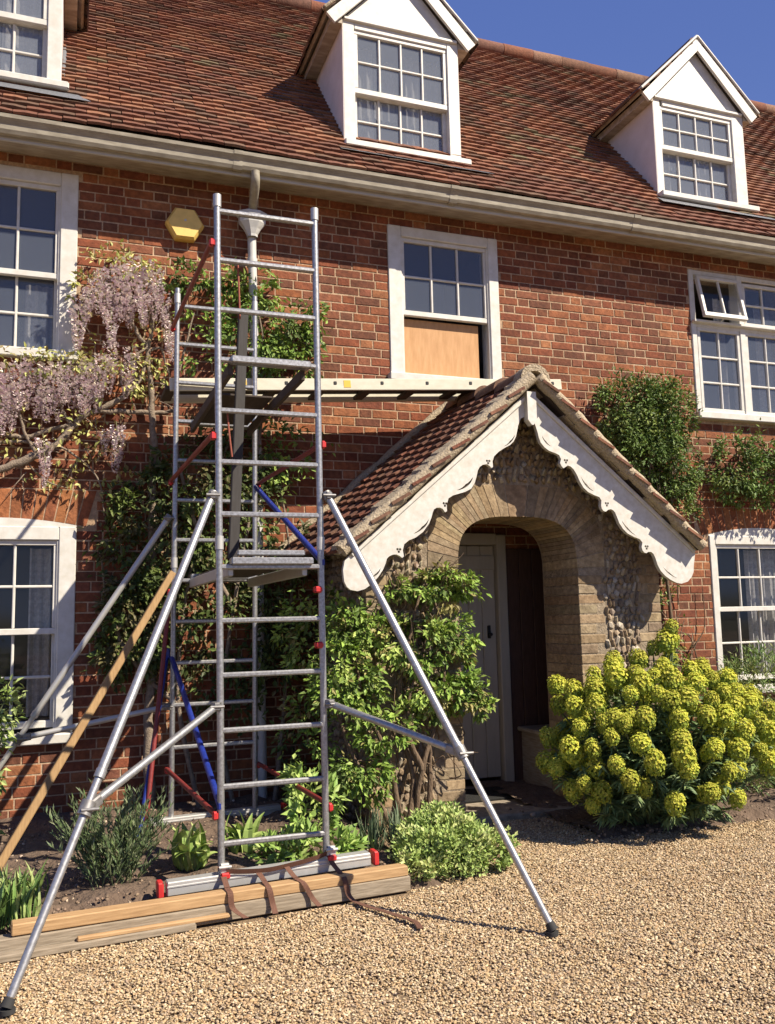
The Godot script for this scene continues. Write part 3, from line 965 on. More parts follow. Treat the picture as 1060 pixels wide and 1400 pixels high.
	rm.span(Vector3(x0 + 0.04, y0 - 0.06, bz), Vector3(x1 - 0.04, y0 - 0.03, zf - 0.1))
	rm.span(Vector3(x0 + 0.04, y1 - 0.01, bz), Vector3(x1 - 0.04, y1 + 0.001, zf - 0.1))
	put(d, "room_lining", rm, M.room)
	curtain(d, gx0 - 0.02, gx0 + 0.2, y0 + 0.03, y1 - 0.1, -0.18)
	curtain(d, gx1 - 0.3, gx1 + 0.02, y0 + 0.03, y1 - 0.1, -0.18)
	curtain(d, gx0 + 0.25, gx1 - 0.32, y0 + 0.5, y1 - 0.1, -0.3)

func make_door() -> void:
	var d := group_part(house, "door")
	tag(d, "pale grey boarded front door standing at the back of the porch")
	var f := MB.new()
	f.bev(Vector3(2.66, 1.05, 0.01), Vector3(0.09, 2.1, 0.1), 0.008)
	f.bev(Vector3(3.52, 1.05, 0.01), Vector3(0.09, 2.1, 0.1), 0.008)
	f.bev(Vector3(3.09, 2.06, 0.012), Vector3(0.772, 0.1, 0.1), 0.008)
	put(d, "frame", f, M.door)
	var x := 2.708
	for i in 6:
		var b := MB.new()
		b.bev(Vector3(x + 0.0635, 1.035, -0.02), Vector3(0.124, 1.94, 0.04), 0.006)
		put(d, "board", b, M.door)
		x += 0.1275
	for p in [[0.72, 0.16], [1.86, 0.12]]:
		var r := MB.new()
		r.bev(Vector3(3.09, p[0] * 0 + p[0], 0.006), Vector3(0.76, p[1], 0.016), 0.005)
		if p[0] > 1: put(d, "rail", r, M.door)
	var k := MB.new()
	k.bev(Vector3(3.4, 1.27, 0.006), Vector3(0.03, 0.11, 0.012), 0.004)
	k.tube([Vector3(3.4, 1.25, 0.01), Vector3(3.4, 1.25, 0.05)], 0.014, 8)
	put(d, "latch", k, M.black)
	room(d, 2.5, 3.7, -0.05, 2.2, -0.31, 0.5)

# ---------------------------------------------------------------- porch
const PT := [Color(0.52, 0.4, 0.25), Color(0.48, 0.36, 0.22), Color(0.56, 0.44, 0.28), Color(0.42, 0.33, 0.22), Color(0.5, 0.41, 0.28), Color(0.4, 0.32, 0.22)]
const ZW := 1.10     # face of the porch's front wall
const AX := 3.115    # middle of the arch

func arch_pt(u: float, grow := 0.0) -> Vector2:
	# u runs 0..1 from the left springing over the crown to the right one
	var a := PI * (1.0 - u)
	var e := 2.0 / 3.1
	return Vector2(AX + (0.49 + grow) * signf(cos(a)) * pow(absf(cos(a)), e), 1.74 + (0.386 + grow) * pow(absf(sin(a)), e))

func make_porch() -> void:
	var porch := thing("entrance_porch", "gabled porch of flint and pale brick with a round-headed arch and scalloped white bargeboards", "porch")
	# front wall with its arched opening
	var wall := group_part(porch, "front_wall")
	var p := PackedVector2Array([Vector2(1.93, -0.05), Vector2(1.93, 1.97), Vector2(3.12, 2.985), Vector2(4.33, 1.95), Vector2(4.33, -0.05)])
	var op := [Vector2(AX + 0.496, -0.05)]
	for i in 25: op.append(arch_pt(1.0 - i / 24.0, 0.006))
	op.append(Vector2(AX - 0.496, -0.05))
	for v in op: p.append(v)
	var core := MB.new()
	core.prism(p, 0.52, Transform3D(Basis(), Vector3(0, 0, ZW)))
	put(wall, "mortar", core, M.porchmortar)
	# quoins of pale brick at the jambs and at the outer corners
	for c in 26:
		var y := c * 0.074
		var wide := c % 2 == 0
		for s in [[AX + 0.49, 1.0, 1.74, 0.215, 0.15], [AX - 0.49, -1.0, 1.74, 0.215, 0.15], [4.335, -1.0, 1.9, 0.2, 0.12], [1.925, 1.0, 1.9, 0.2, 0.12]]:
			if y + 0.06 > s[2]: continue
			var w: float = s[3] if wide else s[4]
			w += rr(-0.012, 0.012)
			var b := MB.new()
			b.col = vary(PT[rng.randi() % PT.size()], 0.1)
			var x0 := minf(s[0], s[0] + s[1] * w)
			b.brick(x0, x0 + w, y, y + 0.064, ZW + 0.004 + rr(-0.002, 0.002), 0.5, 0.004)
			put(wall, "brick", b, M.brick)
	# two rings of voussoirs
	for ring in 1:
		var n := 35
		var g0 := 0.0 + ring * 0.125
		var g1 := g0 + 0.235
		for i in n:
			var q := PackedVector2Array()
			for e in [[i + 0.05, g0], [i + 0.95, g0], [i + 0.95, g1], [i + 0.05, g1]]: q.append(arch_pt(e[0] / n, e[1]))
			var b := MB.new()
			b.col = vary(PT[rng.randi() % PT.size()], 0.12)
			b.prism(q, 0.5, Transform3D(Basis(), Vector3(0, 0, ZW + 0.004 + rr(-0.002, 0.002))))
			put(wall, "arch_brick", b, M.brick)
	# flints bedded between them
	var fl := []
	for k in 5: fl.append(flat_mesh(pebble_mesh(40 + k, 0.34)))
	var ft := [Color(0.46, 0.34, 0.21), Color(0.34, 0.24, 0.15), Color(0.56, 0.46, 0.32), Color(0.25, 0.18, 0.12), Color(0.62, 0.53, 0.4), Color(0.4, 0.29, 0.18)]
	var spots := []
	var yy := 0.03
	var row := 0
	while yy < 2.9:
		var x := 1.96 + (0.03 if row % 2 else 0.0)
		while x < 4.31:
			var q := Vector2(x + rr(-0.012, 0.012), yy + rr(-0.012, 0.012))
			x += 0.048
			var roof_lim := (2.985 - absf(q.x - 3.12) * 0.853) - 0.04
			if q.y > roof_lim: continue
			if q.y < 1.78 and absf(q.x - AX) < 0.72: continue
			if q.y < 1.9 and (q.x > 4.15 or q.x < 2.11): continue
			var dx := absf(q.x - AX) / 0.75
			var dy := (q.y - 1.74) / 0.65
			if q.y >= 1.74 and pow(dx, 2.9) + pow(maxf(dy, 0), 2.9) < 1.0: continue
			spots.append(q)
		yy += 0.058
		row += 1
	var order := []
	for i in spots.size():
		var q: Vector2 = spots[i]
		var near := 0.0
		if q.x > 3.7 and q.y > 0.75: near = 3.0
		elif q.y > 1.8: near = 2.0
		elif q.x < 2.5 and q.y < 0.75: near = 2.5
		order.append([near + rng.randf() * 0.01, i])
	order.sort_custom(func(a, b): return a[0] > b[0])
	var rest := MB.new()
	for k in order.size():
		var q: Vector2 = spots[order[k][1]]
		var s := Vector3(rr(0.016, 0.026), rr(0.026, 0.04), rr(0.014, 0.024))
		var x := Transform3D(Basis(Vector3.BACK, rr(-0.5, 0.5)).scaled_local(s), Vector3(q.x, q.y, ZW + 0.006))
		var me: ArrayMesh = fl[rng.randi() % 5]
		var col := vary(ft[rng.randi() % ft.size()], 0.15)
		if k < 280:
			put(wall, "flint", tinted(me, ft[rng.randi() % ft.size()]), M.flint, x)
		else: stamp(rest, me, x, col)
	# the outer face of the left side wall
	var z := 0.04
	while z < 1.06:
		var y := 0.03
		while y < 1.9:
			stamp(rest, fl[rng.randi() % 5], Transform3D(Basis().scaled_local(Vector3(0.02, rr(0.026, 0.036), rr(0.026, 0.034))), Vector3(1.925, y + rr(-0.01, 0.01), z + rr(-0.01, 0.01))), vary(ft[rng.randi() % 6], 0.15))
			stamp(rest, fl[rng.randi() % 5], Transform3D(Basis().scaled_local(Vector3(0.02, rr(0.026, 0.036), rr(0.026, 0.034))), Vector3(4.335, y + rr(-0.01, 0.01), z + rr(-0.01, 0.01))), vary(ft[rng.randi() % 6], 0.15))
			y += 0.06
		z += 0.064
	tag(put(wall, "flintwork", rest, M.flint), "", "", "", "stuff")
	# side walls, inner brick faces, floor, bench
	for sx in [[1.93, 2.15], [4.09, 4.33]]:
		var sw := MB.new()
		sw.span(Vector3(sx[0], -0.05, 0.004), Vector3(sx[1], 1.94, ZW - 0.522))
		put(porch, "side_wall", sw, M.porchmortar)
	var ib := MB.new()
	for c in 26:
		for k in 4:
			var z0 := 0.02 + k * 0.175 - (0.08 if c % 2 else 0.0)
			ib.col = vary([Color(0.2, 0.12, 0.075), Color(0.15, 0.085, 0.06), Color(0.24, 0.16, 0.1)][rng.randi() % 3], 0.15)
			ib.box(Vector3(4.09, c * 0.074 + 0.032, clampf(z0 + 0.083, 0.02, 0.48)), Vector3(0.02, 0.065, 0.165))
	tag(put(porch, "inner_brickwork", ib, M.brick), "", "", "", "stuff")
	var fl2 := MB.new()
	fl2.bev(Vector3(3.12, -0.01, 0.52), Vector3(1.93, 0.05, 1.02), 0.006)
	put(porch, "floor", fl2, M.slab)
	var st := MB.new()
	st.bev(Vector3(AX, 0.0, 1.06), Vector3(0.96, 0.07, 0.2), 0.012)
	put(porch, "doorstep", st, M.slab)
	for i in 4:
		var pl := MB.new()
		pl.bev(Vector3(3.635 + i * 0.128, 1.0, 0.016), Vector3(0.124, 1.96, 0.022), 0.005)
		put(porch, "panel_board", pl, M.darkwood)
	var be := MB.new()
	be.bev(Vector3(3.85, 0.455, 0.305), Vector3(0.47, 0.035, 0.54), 0.008)
	be.span(Vector3(3.66, 0.015, 0.03), Vector3(3.68, 0.435, 0.56))
	put(porch, "bench", be, M.bench)
	# roof
	var roof := group_part(porch, "roof")
	var tones := [Color(0.3, 0.125, 0.08), Color(0.27, 0.105, 0.065), Color(0.24, 0.11, 0.075), Color(0.32, 0.15, 0.095), Color(0.21, 0.1, 0.07), Color(0.27, 0.15, 0.1)]
	for sg in [-1.0, 1.0]:
		var FR := Vector3(3.125 + sg * 0.02, 3.09, 1.4)
		var BR := Vector3(3.11 + sg * 0.02, 3.21, 0.0)
		var FE := Vector3(1.66, 1.835, 1.4) if sg < 0 else Vector3(4.5, 1.885, 1.4)
		var BE := Vector3(1.6, 1.94, 0.0) if sg < 0 else Vector3(4.52, 1.95, 0.0)
		var nn := (FR - FE).cross(BE - FE).normalized()
		if nn.y < 0: nn = -nn
		var b := MB.new()
		var t := nn * 0.035
		var lo := nn * 0.012
		b.quad(FE - lo, FR - lo, BR - lo, BE - lo)
		b.quad(FE - t, BE - t, BR - t, FR - t)
		b.quad(FE - t, FR - t, FR - lo, FE - lo)
		b.quad(FE - t, FE - lo, BE - lo, BE - t)
		put(roof, "boarding", b, M.under)
		var len := (FR - FE).length()
		var n := int(len / 0.098)
		var rest2 := MB.new()
		for j in n:
			var u := (j * 0.098) / len
			var off := 0.083 if j % 2 else 0.0
			var w := -off
			while w < 1.4:
				var zz := 1.4 - w - 0.083
				w += 0.1665
				if zz < 0.03: continue
				var a := FE.lerp(FR, u)
				var c := BE.lerp(BR, u)
				var pos := a.lerp(c, (1.4 - zz) / 1.4)
				var dir := (FE.lerp(FR, u + 0.01).lerp(BE.lerp(BR, u + 0.01), (1.4 - zz) / 1.4) - pos).normalized()
				var nz := dir.cross(Vector3(0, 0, -1) if sg < 0 else Vector3(0, 0, 1))
				if nz.y < 0: nz = -nz
				var bs := Basis(dir.cross(nz), dir, nz) * Basis(Vector3.BACK, rr(-0.025, 0.025)) * Basis(Vector3.RIGHT, -0.21 + rr(-0.02, 0.03))
				var x := Transform3D(bs, pos - dir * 0.03 + nz * (0.024 + rr(0, 0.005)))
				var ti := rng.randi() % tones.size()
				if sg < 0:
					var tm := MB.new()
					tm.col = tones[ti]
					tile_shape(tm, Transform3D(), 0.162, 0.15)
					put(roof, "tile", tm, M.tile, x)
				else:
					rest2.col = vary(tones[ti], 0.1)
					tile_shape(rest2, x, 0.162, 0.15)
			# mortared verge: one rough tile edge per course
			for e in [1.4]:
				var pos2 := FE.lerp(FR, u)
				var dir2 := (FR - FE).normalized()
				var vt := MB.new()
				vt.col = Color(1, 1, 1)
				vt.bev(pos2 + dir2 * 0.05 + nn * (0.004 + rr(-0.006, 0.008)) + Vector3(0, 0, -0.06 + rr(-0.02, 0.012)), Vector3(0.13, 0.078 + rr(-0.012, 0.012), 0.17 + rr(-0.03, 0.03)), 0.02, Basis(dir2, nn, dir2.cross(nn)) * Basis(Vector3.BACK, -0.09 if sg < 0 else 0.0))
				put(roof, "verge_tile", vt, M.verge)
		if sg > 0: tag(put(roof, "tiling", rest2, M.tile), "", "", "", "stuff")
		# continuous mortar bed under the verge tiles, and a rough skim on top of them
		var bed := MB.new()
		var bp := []
		var br := []
		for i in 31:
			bp.append(FE.lerp(FR, i / 30.0) + nn * (0.004 + rr(-0.004, 0.004)) + Vector3(0, 0, 0.022 + rr(-0.006, 0.006))); br.append(rr(0.042, 0.05))
		bed.tube(bp, br, 8)
		put(roof, "verge_mortar", bed, M.verge)
		# mortar fillet against the house wall
		var fi := MB.new()
		var pts := []
		var rad := []
		for i in 15:
			pts.append(BE.lerp(BR, i / 14.0) + nn * 0.02 + Vector3(0, 0, 0.02)); rad.append(rr(0.03, 0.045))
		fi.tube(pts, rad, 7)
		put(roof, "mortar_fillet", fi, M.verge)
	# ridge: half-round tiles, the front one bedded in grey mortar
	var k := 0
	var zr := 1.43
	while zr > 0.1:
		var ln := 0.33 if k else 0.12
		var pr := PackedVector2Array()
		for i in 13: pr.append(Vector2(cos(PI * i / 12.0), sin(PI * i / 12.0)) * (0.118 if k == 0 else 0.1))
		for i in 13: pr.append(Vector2(cos(PI - PI * i / 12.0), sin(PI - PI * i / 12.0)) * 0.068)
		var rt := MB.new()
		rt.col = Color(0.26, 0.15, 0.1)
		var yb := 3.075 + (1.4 - zr) * 0.0857
		rt.prism(pr, minf(ln, zr - 0.0) , Transform3D(Basis(), Vector3(3.13, yb, zr)))
		put(roof, "ridge_tile", rt, M.verge if k == 0 else M.tile)
		zr -= ln + 0.006
		k += 1
	# bargeboards, sawn out of the board: scalloped lower edge, pierced trefoils, crescent grooves
	var left := [[3.1, 3.0], [1.758, 1.841], [1.7, 1.78], [1.688, 1.72], [1.695, 1.645], [1.712, 1.612], [1.736, 1.592], [1.785, 1.583], [1.836, 1.597], [1.885, 1.63], [1.929, 1.675], [1.962, 1.72], [1.982, 1.762], [1.992, 1.795], [2.008, 1.81], [2.035, 1.822], [2.06, 1.823], [2.085, 1.812], [2.1, 1.8], [2.113, 1.81], [2.106, 1.85], [2.117, 1.891], [2.15, 1.917], [2.201, 1.937], [2.255, 1.975], [2.301, 2.032], [2.32, 2.075], [2.329, 2.106], [2.34, 2.13], [2.36, 2.142], [2.384, 2.144], [2.405, 2.135], [2.422, 2.112], [2.436, 2.12], [2.436, 2.165], [2.451, 2.209], [2.485, 2.23], [2.532, 2.244], [2.58, 2.258], [2.625, 2.281], [2.652, 2.32], [2.669, 2.367], [2.68, 2.41], [2.696, 2.436], [2.72, 2.453], [2.753, 2.458], [2.775, 2.445], [2.786, 2.432], [2.799, 2.44], [2.797, 2.48], [2.812, 2.518], [2.85, 2.552], [2.9, 2.582], [2.94, 2.603], [2.969, 2.629], [2.99, 2.665], [3.002, 2.709], [3.012, 2.75], [3.035, 2.8], [3.1, 2.83]]
	var right := [[3.105, 3.0], [3.105, 2.83], [3.139, 2.798], [3.155, 2.75], [3.168, 2.709], [3.176, 2.67], [3.19, 2.634], [3.22, 2.6], [3.255, 2.577], [3.31, 2.56], [3.338, 2.548], [3.352, 2.52], [3.343, 2.49], [3.352, 2.47], [3.368, 2.453], [3.385, 2.462], [3.405, 2.475], [3.43, 2.468], [3.454, 2.448], [3.478, 2.41], [3.502, 2.358], [3.53, 2.315], [3.567, 2.284], [3.62, 2.262], [3.66, 2.25], [3.676, 2.225], [3.671, 2.19], [3.675, 2.165], [3.69, 2.147], [3.709, 2.143], [3.73, 2.158], [3.755, 2.163], [3.775, 2.153], [3.789, 2.137], [3.805, 2.1], [3.82, 2.061], [3.848, 2.02], [3.887, 1.985], [3.94, 1.96], [3.99, 1.945], [4.013, 1.92], [4.003, 1.885], [4.01, 1.86], [4.024, 1.845], [4.041, 1.84], [4.06, 1.85], [4.085, 1.85], [4.105, 1.835], [4.121, 1.802], [4.135, 1.755], [4.16, 1.71], [4.2, 1.67], [4.248, 1.64], [4.295, 1.62], [4.34, 1.612], [4.4, 1.628], [4.438, 1.662], [4.458, 1.7], [4.466, 1.76], [4.483, 1.84], [4.47, 1.875], [4.438, 1.9]]
	var cres := [[[2.891, 2.59], [2.949, 2.623], [2.985, 2.682]], [[2.514, 2.266], [2.598, 2.297], [2.643, 2.366]], [[2.184, 1.962], [2.259, 1.998], [2.302, 2.065]], [[1.85, 1.65], [1.918, 1.686], [1.947, 1.733]], [[3.201, 2.688], [3.227, 2.636], [3.277, 2.608]], [[3.512, 2.397], [3.549, 2.329], [3.617, 2.29]], [[3.839, 2.084], [3.885, 2.016], [3.962, 1.967]], [[4.181, 1.74], [4.233, 1.686], [4.305, 1.652]]]
	var dots := [[2.763, 2.476], [2.423, 2.168], [2.078, 1.852], [3.392, 2.507], [3.721, 2.2], [4.047, 1.885]]
	for side in 2:
		var comb := CSGCombiner3D.new()
		comb.name = "bargeboard" if side == 0 else "bargeboard_001"
		porch.add_child(comb, true)
		comb.material_override = M.bargewhite
		var poly := PackedVector2Array()
		for e in (left if side == 0 else right): poly.append(Vector2(e[0], e[1]))
		var bd := CSGPolygon3D.new()
		bd.name = "board"
		bd.polygon = poly; bd.mode = CSGPolygon3D.MODE_DEPTH; bd.depth = 0.035
		bd.position = Vector3(0, 0, 1.36 if side == 0 else 1.358)
		comb.add_child(bd, true)
		for c in cres:
			if (c[1][0] < 3.1) != (side == 0): continue
			var A := Vector2(c[0][0], c[0][1])
			var B := Vector2(c[1][0], c[1][1])
			var C := Vector2(c[2][0], c[2][1])
			var ctl := B * 2.0 - (A + C) / 2
			var inner := PackedVector2Array()
			var mid := (A + C) / 2
			for i in 9:
				var u := i / 8.0
				inner.append(A.lerp(ctl, u).lerp(ctl.lerp(C, u), u))
			for i in range(7, 0, -1):
				var u := i / 8.0
				var q := A.lerp(ctl, u).lerp(ctl.lerp(C, u), u)
				inner.append(q.lerp(mid, 0.75 * sin(PI * u)))
			var gr := CSGPolygon3D.new()
			gr.name = "groove"
			gr.polygon = inner; gr.mode = CSGPolygon3D.MODE_DEPTH; gr.depth = 0.04
			gr.operation = CSGShape3D.OPERATION_SUBTRACTION
			gr.position = Vector3(0, 0, 1.365)
			comb.add_child(gr, true)
		for e in dots:
			if (e[0] < 3.1) != (side == 0): continue
			for k2 in 3:
				var cy := CSGCylinder3D.new()
				cy.name = "hole"
				cy.radius = 0.009; cy.height = 0.1; cy.sides = 10
				cy.operation = CSGShape3D.OPERATION_SUBTRACTION
				cy.transform = Transform3D(Basis(Vector3.RIGHT, PI / 2), Vector3(e[0] + 0.011 * cos(k2 * TAU / 3 + 0.5), e[1] + 0.011 * sin(k2 * TAU / 3 + 0.5), 1.345))
				comb.add_child(cy, true)
	# raised fillet along the top of each board, and the pendant at the apex
	for e in [[Vector3(3.1, 2.985, 1.366), Vector3(1.745, 1.83, 1.366)], [Vector3(3.11, 3.0, 1.366), Vector3(4.475, 1.868, 1.366)]]:
		var f := MB.new()
		f.bev((e[0] + e[1]) / 2 + Vector3(0, -0.014, 0), Vector3((e[1] - e[0]).length(), 0.03, 0.02), 0.005, along(e[0], e[1]))
		put(porch, "fillet", f, M.bargewhite)
	var pd := MB.new()
	pd.prism(PackedVector2Array([Vector2(3.066, 2.99), Vector2(3.066, 2.785), Vector2(3.095, 2.748), Vector2(3.11, 2.748), Vector2(3.138, 2.787), Vector2(3.138, 2.99)]), 0.06, Transform3D(Basis(), Vector3(0, 0, 1.41)))
	put(porch, "pendant", pd, M.bargewhite)

func flat_mesh(m: ArrayMesh) -> ArrayMesh:
	var a := m.surface_get_arrays(0)
	var vv: PackedVector3Array = a[Mesh.ARRAY_VERTEX]
	var b := MB.new()
	for i in range(0, vv.size(), 3): b.tri(vv[i], vv[i + 2], vv[i + 1])
	return b.mesh()

func tinted(m: ArrayMesh, c: Color) -> ArrayMesh:
	var key := "%d_%s" % [m.get_instance_id(), c.to_html()]
	if not taken.has(key):
		var b := MB.new()
		stamp(b, m, Transform3D(), c)
		taken[key] = b.mesh()
	return taken[key]

func stamp(b: MB, m: ArrayMesh, x: Transform3D, c: Color) -> void:
	var a := m.surface_get_arrays(0)
	var vv: PackedVector3Array = a[Mesh.ARRAY_VERTEX]
	var vn: PackedVector3Array = a[Mesh.ARRAY_NORMAL]
	for i in vv.size():
		b.v.append(x * vv[i]); b.n.append((x.basis * vn[i]).normalized()); b.c.append(c)

# ---------------------------------------------------------------- tower and its gear
func clamp_at(parent: Node, p: Vector3, dir: Vector3) -> void:
	var c := MB.new()
	c.tube([p - dir * 0.022, p + dir * 0.022], 0.0265, 10)
	c.bev(p + Vector3(0, 0, 0.014), Vector3(0.036, 0.04, 0.045), 0.006)
	c.tube([p + Vector3(-0.035, 0, 0.035), p + Vector3(0.035, 0, 0.035)], 0.008, 6)
	put(parent, "clamp", c, M.steel)

func make_tower() -> void:
	var t := thing("scaffold_tower", "narrow aluminium scaffold tower of rungs and posts with two platforms, standing in the flower bed", "scaffold tower")
	var posts := {"fl": [Vector3(0.764, 0.16, 2.2), Vector3(0.739, 3.72, 2.2)], "fr": [Vector3(1.308, 0.15, 2.21), Vector3(1.291, 3.71, 2.2)], "rl": [Vector3(0.689, 0.12, 0.65), Vector3(0.71, 3.77, 0.65)], "rr": [Vector3(1.25, 0.12, 0.65), Vector3(1.264, 3.77, 0.65)]}
	var at := func(k: String, y: float) -> Vector3:
		var e: Array = posts[k]
		return (e[0] as Vector3).lerp(e[1], (y - e[0].y) / (e[1].y - e[0].y))
	for k in posts:
		var m := MB.new()
		m.tube([posts[k][0], posts[k][1]], 0.0185, 12)
		put(t, "post", m, M.alu)
		for y in [1.78, 3.66]:
			var s := MB.new()
			var q: Vector3 = at.call(k, y)
			s.tube([q, q + Vector3(0, 0.07, 0)], 0.0225, 12)
			put(t, "collar", s, M.alu_dull)
	for f in [["fl", "fr"], ["rl", "rr"]]:
		for i in 13:
			var y := 0.296 + i * 0.2785
			if i == 12: y = 3.638
			if f[0] == "rl":
				y += 0.004
				if i == 0: continue
			var m := MB.new()
			var a: Vector3 = at.call(f[0], y)
			var b: Vector3 = at.call(f[1], y)
			m.bev((a + b) / 2, Vector3((b - a).length(), 0.027, 0.03), 0.007, along(a, b))
			put(t, "rung", m, M.alu)
	# horizontal and diagonal braces
	for e in [["rl", 0.44, "fl", 0.445, "r"], ["rr", 0.43, "fr", 0.433, "r"], ["rl", 2.38, "fl", 2.39, "r"], ["rr", 2.38, "fr", 2.37, "r"], ["rl", 3.48, "fl", 3.46, "r"], ["rl", 1.17, "fl", 0.49, "b"], ["rr", 2.36, "fr", 1.72, "b"]]:
		var a: Vector3 = at.call(e[0], e[1])
		var b: Vector3 = at.call(e[2], e[3])
		var off := Vector3(-0.03 if e[0] == "rl" else 0.025, 0, 0) * (0.2 if e[4] == "b" else 1.0)
		var m := MB.new()
		m.tube([a + off, b + off], 0.0145 if e[4] == "r" else 0.0175, 10)
		var br := put(t, "brace", m, M.brace_red if e[4] == "r" else M.brace_blue)
		br.set_meta("label", "red horizontal brace" if e[4] == "r" else "blue diagonal brace")
		for q in [a + off, b + off]:
			var h := MB.new()
			h.bev(q + Vector3(0, -0.008, 0), Vector3(0.028, 0.042, 0.036), 0.007)
			put(br, "hook", h, M.red if e[4] == "r" else M.brace_blue)
	for y in [1.565, 1.27]:
		var h := MB.new()
		var q: Vector3 = at.call("fr", y)
		h.bev(q + Vector3(-0.02, 0, 0), Vector3(0.045, 0.035, 0.05), 0.008)
		put(t, "red_clip", h, M.red)
	# platforms: side rails, deck and hooked end beams
	for y in [1.692, 2.775]:
		var pf := group_part(t, "platform")
		for x in [0.815, 1.215]:
			var m := MB.new()
			m.bev(Vector3(x, y - 0.02, 1.425), Vector3(0.028, 0.062, 1.52), 0.004)
			put(pf, "side_rail", m, M.deck if y > 2 else M.alu_dull)
		for z in [2.2, 0.65]:
			var m := MB.new()
			m.bev(Vector3(1.03, y + 0.026, z + (0.012 if z > 1 else -0.012)), Vector3(0.44, 0.038, 0.07), 0.006)
			put(pf, "end_beam", m, M.alu)
		if y < 2:
			var m2 := MB.new()
			m2.bev(Vector3(1.04, y + 0.075, 2.14), Vector3(0.37, 0.03, 0.05), 0.006)
			put(pf, "end_beam", m2, M.alu)
		var d := MB.new()
		d.bev(Vector3(1.015, y + 0.022, 1.1 if y > 2 else 1.425), Vector3(0.37, 0.014, 0.8 if y > 2 else 1.48), 0.003)
		put(pf, "deck", d, M.deck)
	# outriggers
	outrigger("aluminium outrigger leg braced from the tower's right front post to the gravel", Vector3(1.34, 2.075, 2.22), Vector3(2.05, 0.03, 3.213), Vector3(1.335, 0.96, 2.22), 0.645)
	outrigger("bright aluminium outrigger leg from the tower's left front post to the picture's lower left corner", Vector3(0.712, 2.06, 2.22), Vector3(-0.167, 0.03, 3.106), Vector3(0.735, 0.978, 2.22), 0.695)
	outrigger("dull grey outrigger leg slanting across the ground-floor sash window", Vector3(0.655, 2.12, 0.66), Vector3(-0.64, 0.1, 0.6), Vector3(0.655, 0.85, 0.66), 0.705, true)
	# staging board laid from the tower to the porch roof
	var b := thing("staging_board", "long pale aluminium staging board laid from the tower across to the porch ridge", "staging board")
	var dirx := Vector3(1, 0.0715, 0).normalized()
	var bs := along(Vector3.ZERO, dirx)
	var o := Vector3(0.66, 3.12, 0.62)
	var L := 3.19
	bs = Basis(dirx, Vector3(0, 0, 1).cross(dirx), Vector3(0, 0, 1))
	for z in [0.0, -0.37]:
		var s := MB.new()
		s.bev(o + dirx * (L / 2) + bs.y * -0.045 + Vector3(0, 0, z - 0.012), Vector3(L, 0.09, 0.026), 0.004, bs)
		put(b, "stile", s, M.board)
	for i in 9:
		var x := 0.029 + i * 0.377
		var s := MB.new()
		s.bev(o + dirx * (x - 0.02) + bs.y * -0.062 + Vector3(0, 0, -0.2), Vector3(0.075, 0.03, 0.35), 0.004, bs)
		put(b, "crossbar", s, M.deck)
		var e := MB.new()
		e.bev(o + dirx * (x + 0.06) + bs.y * -0.035 + Vector3(0, 0, 0.001), Vector3(0.026, 0.026, 0.01), 0.004, bs)
		put(b, "rung_end", e, M.black)
	for i in 4:
		var s := MB.new()
		s.bev(o + dirx * (L / 2) + bs.y * -0.026 + Vector3(0, 0, -0.062 - i * 0.082), Vector3(L - 0.04, 0.018, 0.076), 0.003, bs)
		put(b, "deck_board", s, M.deck)
	for x in [0.52, 1.315]:
		var s := MB.new()
		s.box(o + dirx * x + bs.y * -0.042 + Vector3(0, 0, 0.0015), Vector3(0.055, 0.055, 0.003), bs)
		put(b, "yellow_sticker", s, M.yellowtape)

func outrigger(label: String, top: Vector3, foot: Vector3, low: Vector3, share: float, dull := false) -> void:
	var t := thing("outrigger", label, "stabiliser", "outrigger legs clamped to the tower")
	var m: Material = M.alu_dull if dull else M.alu
	var a := MB.new()
	a.tube([top, top.lerp(foot, 0.63)], 0.0205, 14)
	put(t, "upper_tube", a, m)
	var b := MB.new()
	b.tube([top.lerp(foot, 0.62), top.lerp(foot, 0.99)], 0.017, 14)
	b.tube([top.lerp(foot, 0.625), top.lerp(foot, 0.64)], 0.0245, 12)
	put(t, "lower_tube", b, m)
	var j := top.lerp(foot, share)
	var c := MB.new()
	c.tube([low, j], 0.0185, 14)
	put(t, "strut", c, m)
	clamp_at(t, top, (foot - top).normalized())
	clamp_at(t, low, Vector3.UP)
	var cl := MB.new()
	var d := (foot - top).normalized()
	cl.tube([j - d * 0.03, j + d * 0.03], 0.031, 10)
	cl.bev(j + (low - j).normalized() * 0.035, Vector3(0.085, 0.045, 0.045), 0.006, along(low, j))
	cl.tube([j + Vector3(-0.02, 0.0, 0.03), j + Vector3(0.05, 0, 0.03)], 0.008, 6)
	put(t, "coupler", cl, M.steel)
	var f := MB.new()
	f.tube([foot - d * 0.022, foot + d * 0.012], [0.021, 0.025], 12)
	f.tube([foot + Vector3(0, -0.014, 0), foot + Vector3(0, -0.03, 0)], 0.029, 12)
	put(t, "rubber_foot", f, M.rubber)

# ---------------------------------------------------------------- other objects
func timber(label: String, a: Vector3, b: Vector3, h: float, w: float, m: Material) -> void:
	var s := MB.new()
	s.bev((a + b) / 2, Vector3((b - a).length(), h, w), 0.005, along(a, b))
	tag(put(self, "timber_plank", s, m), label, "plank", "timbers edging the flower bed")

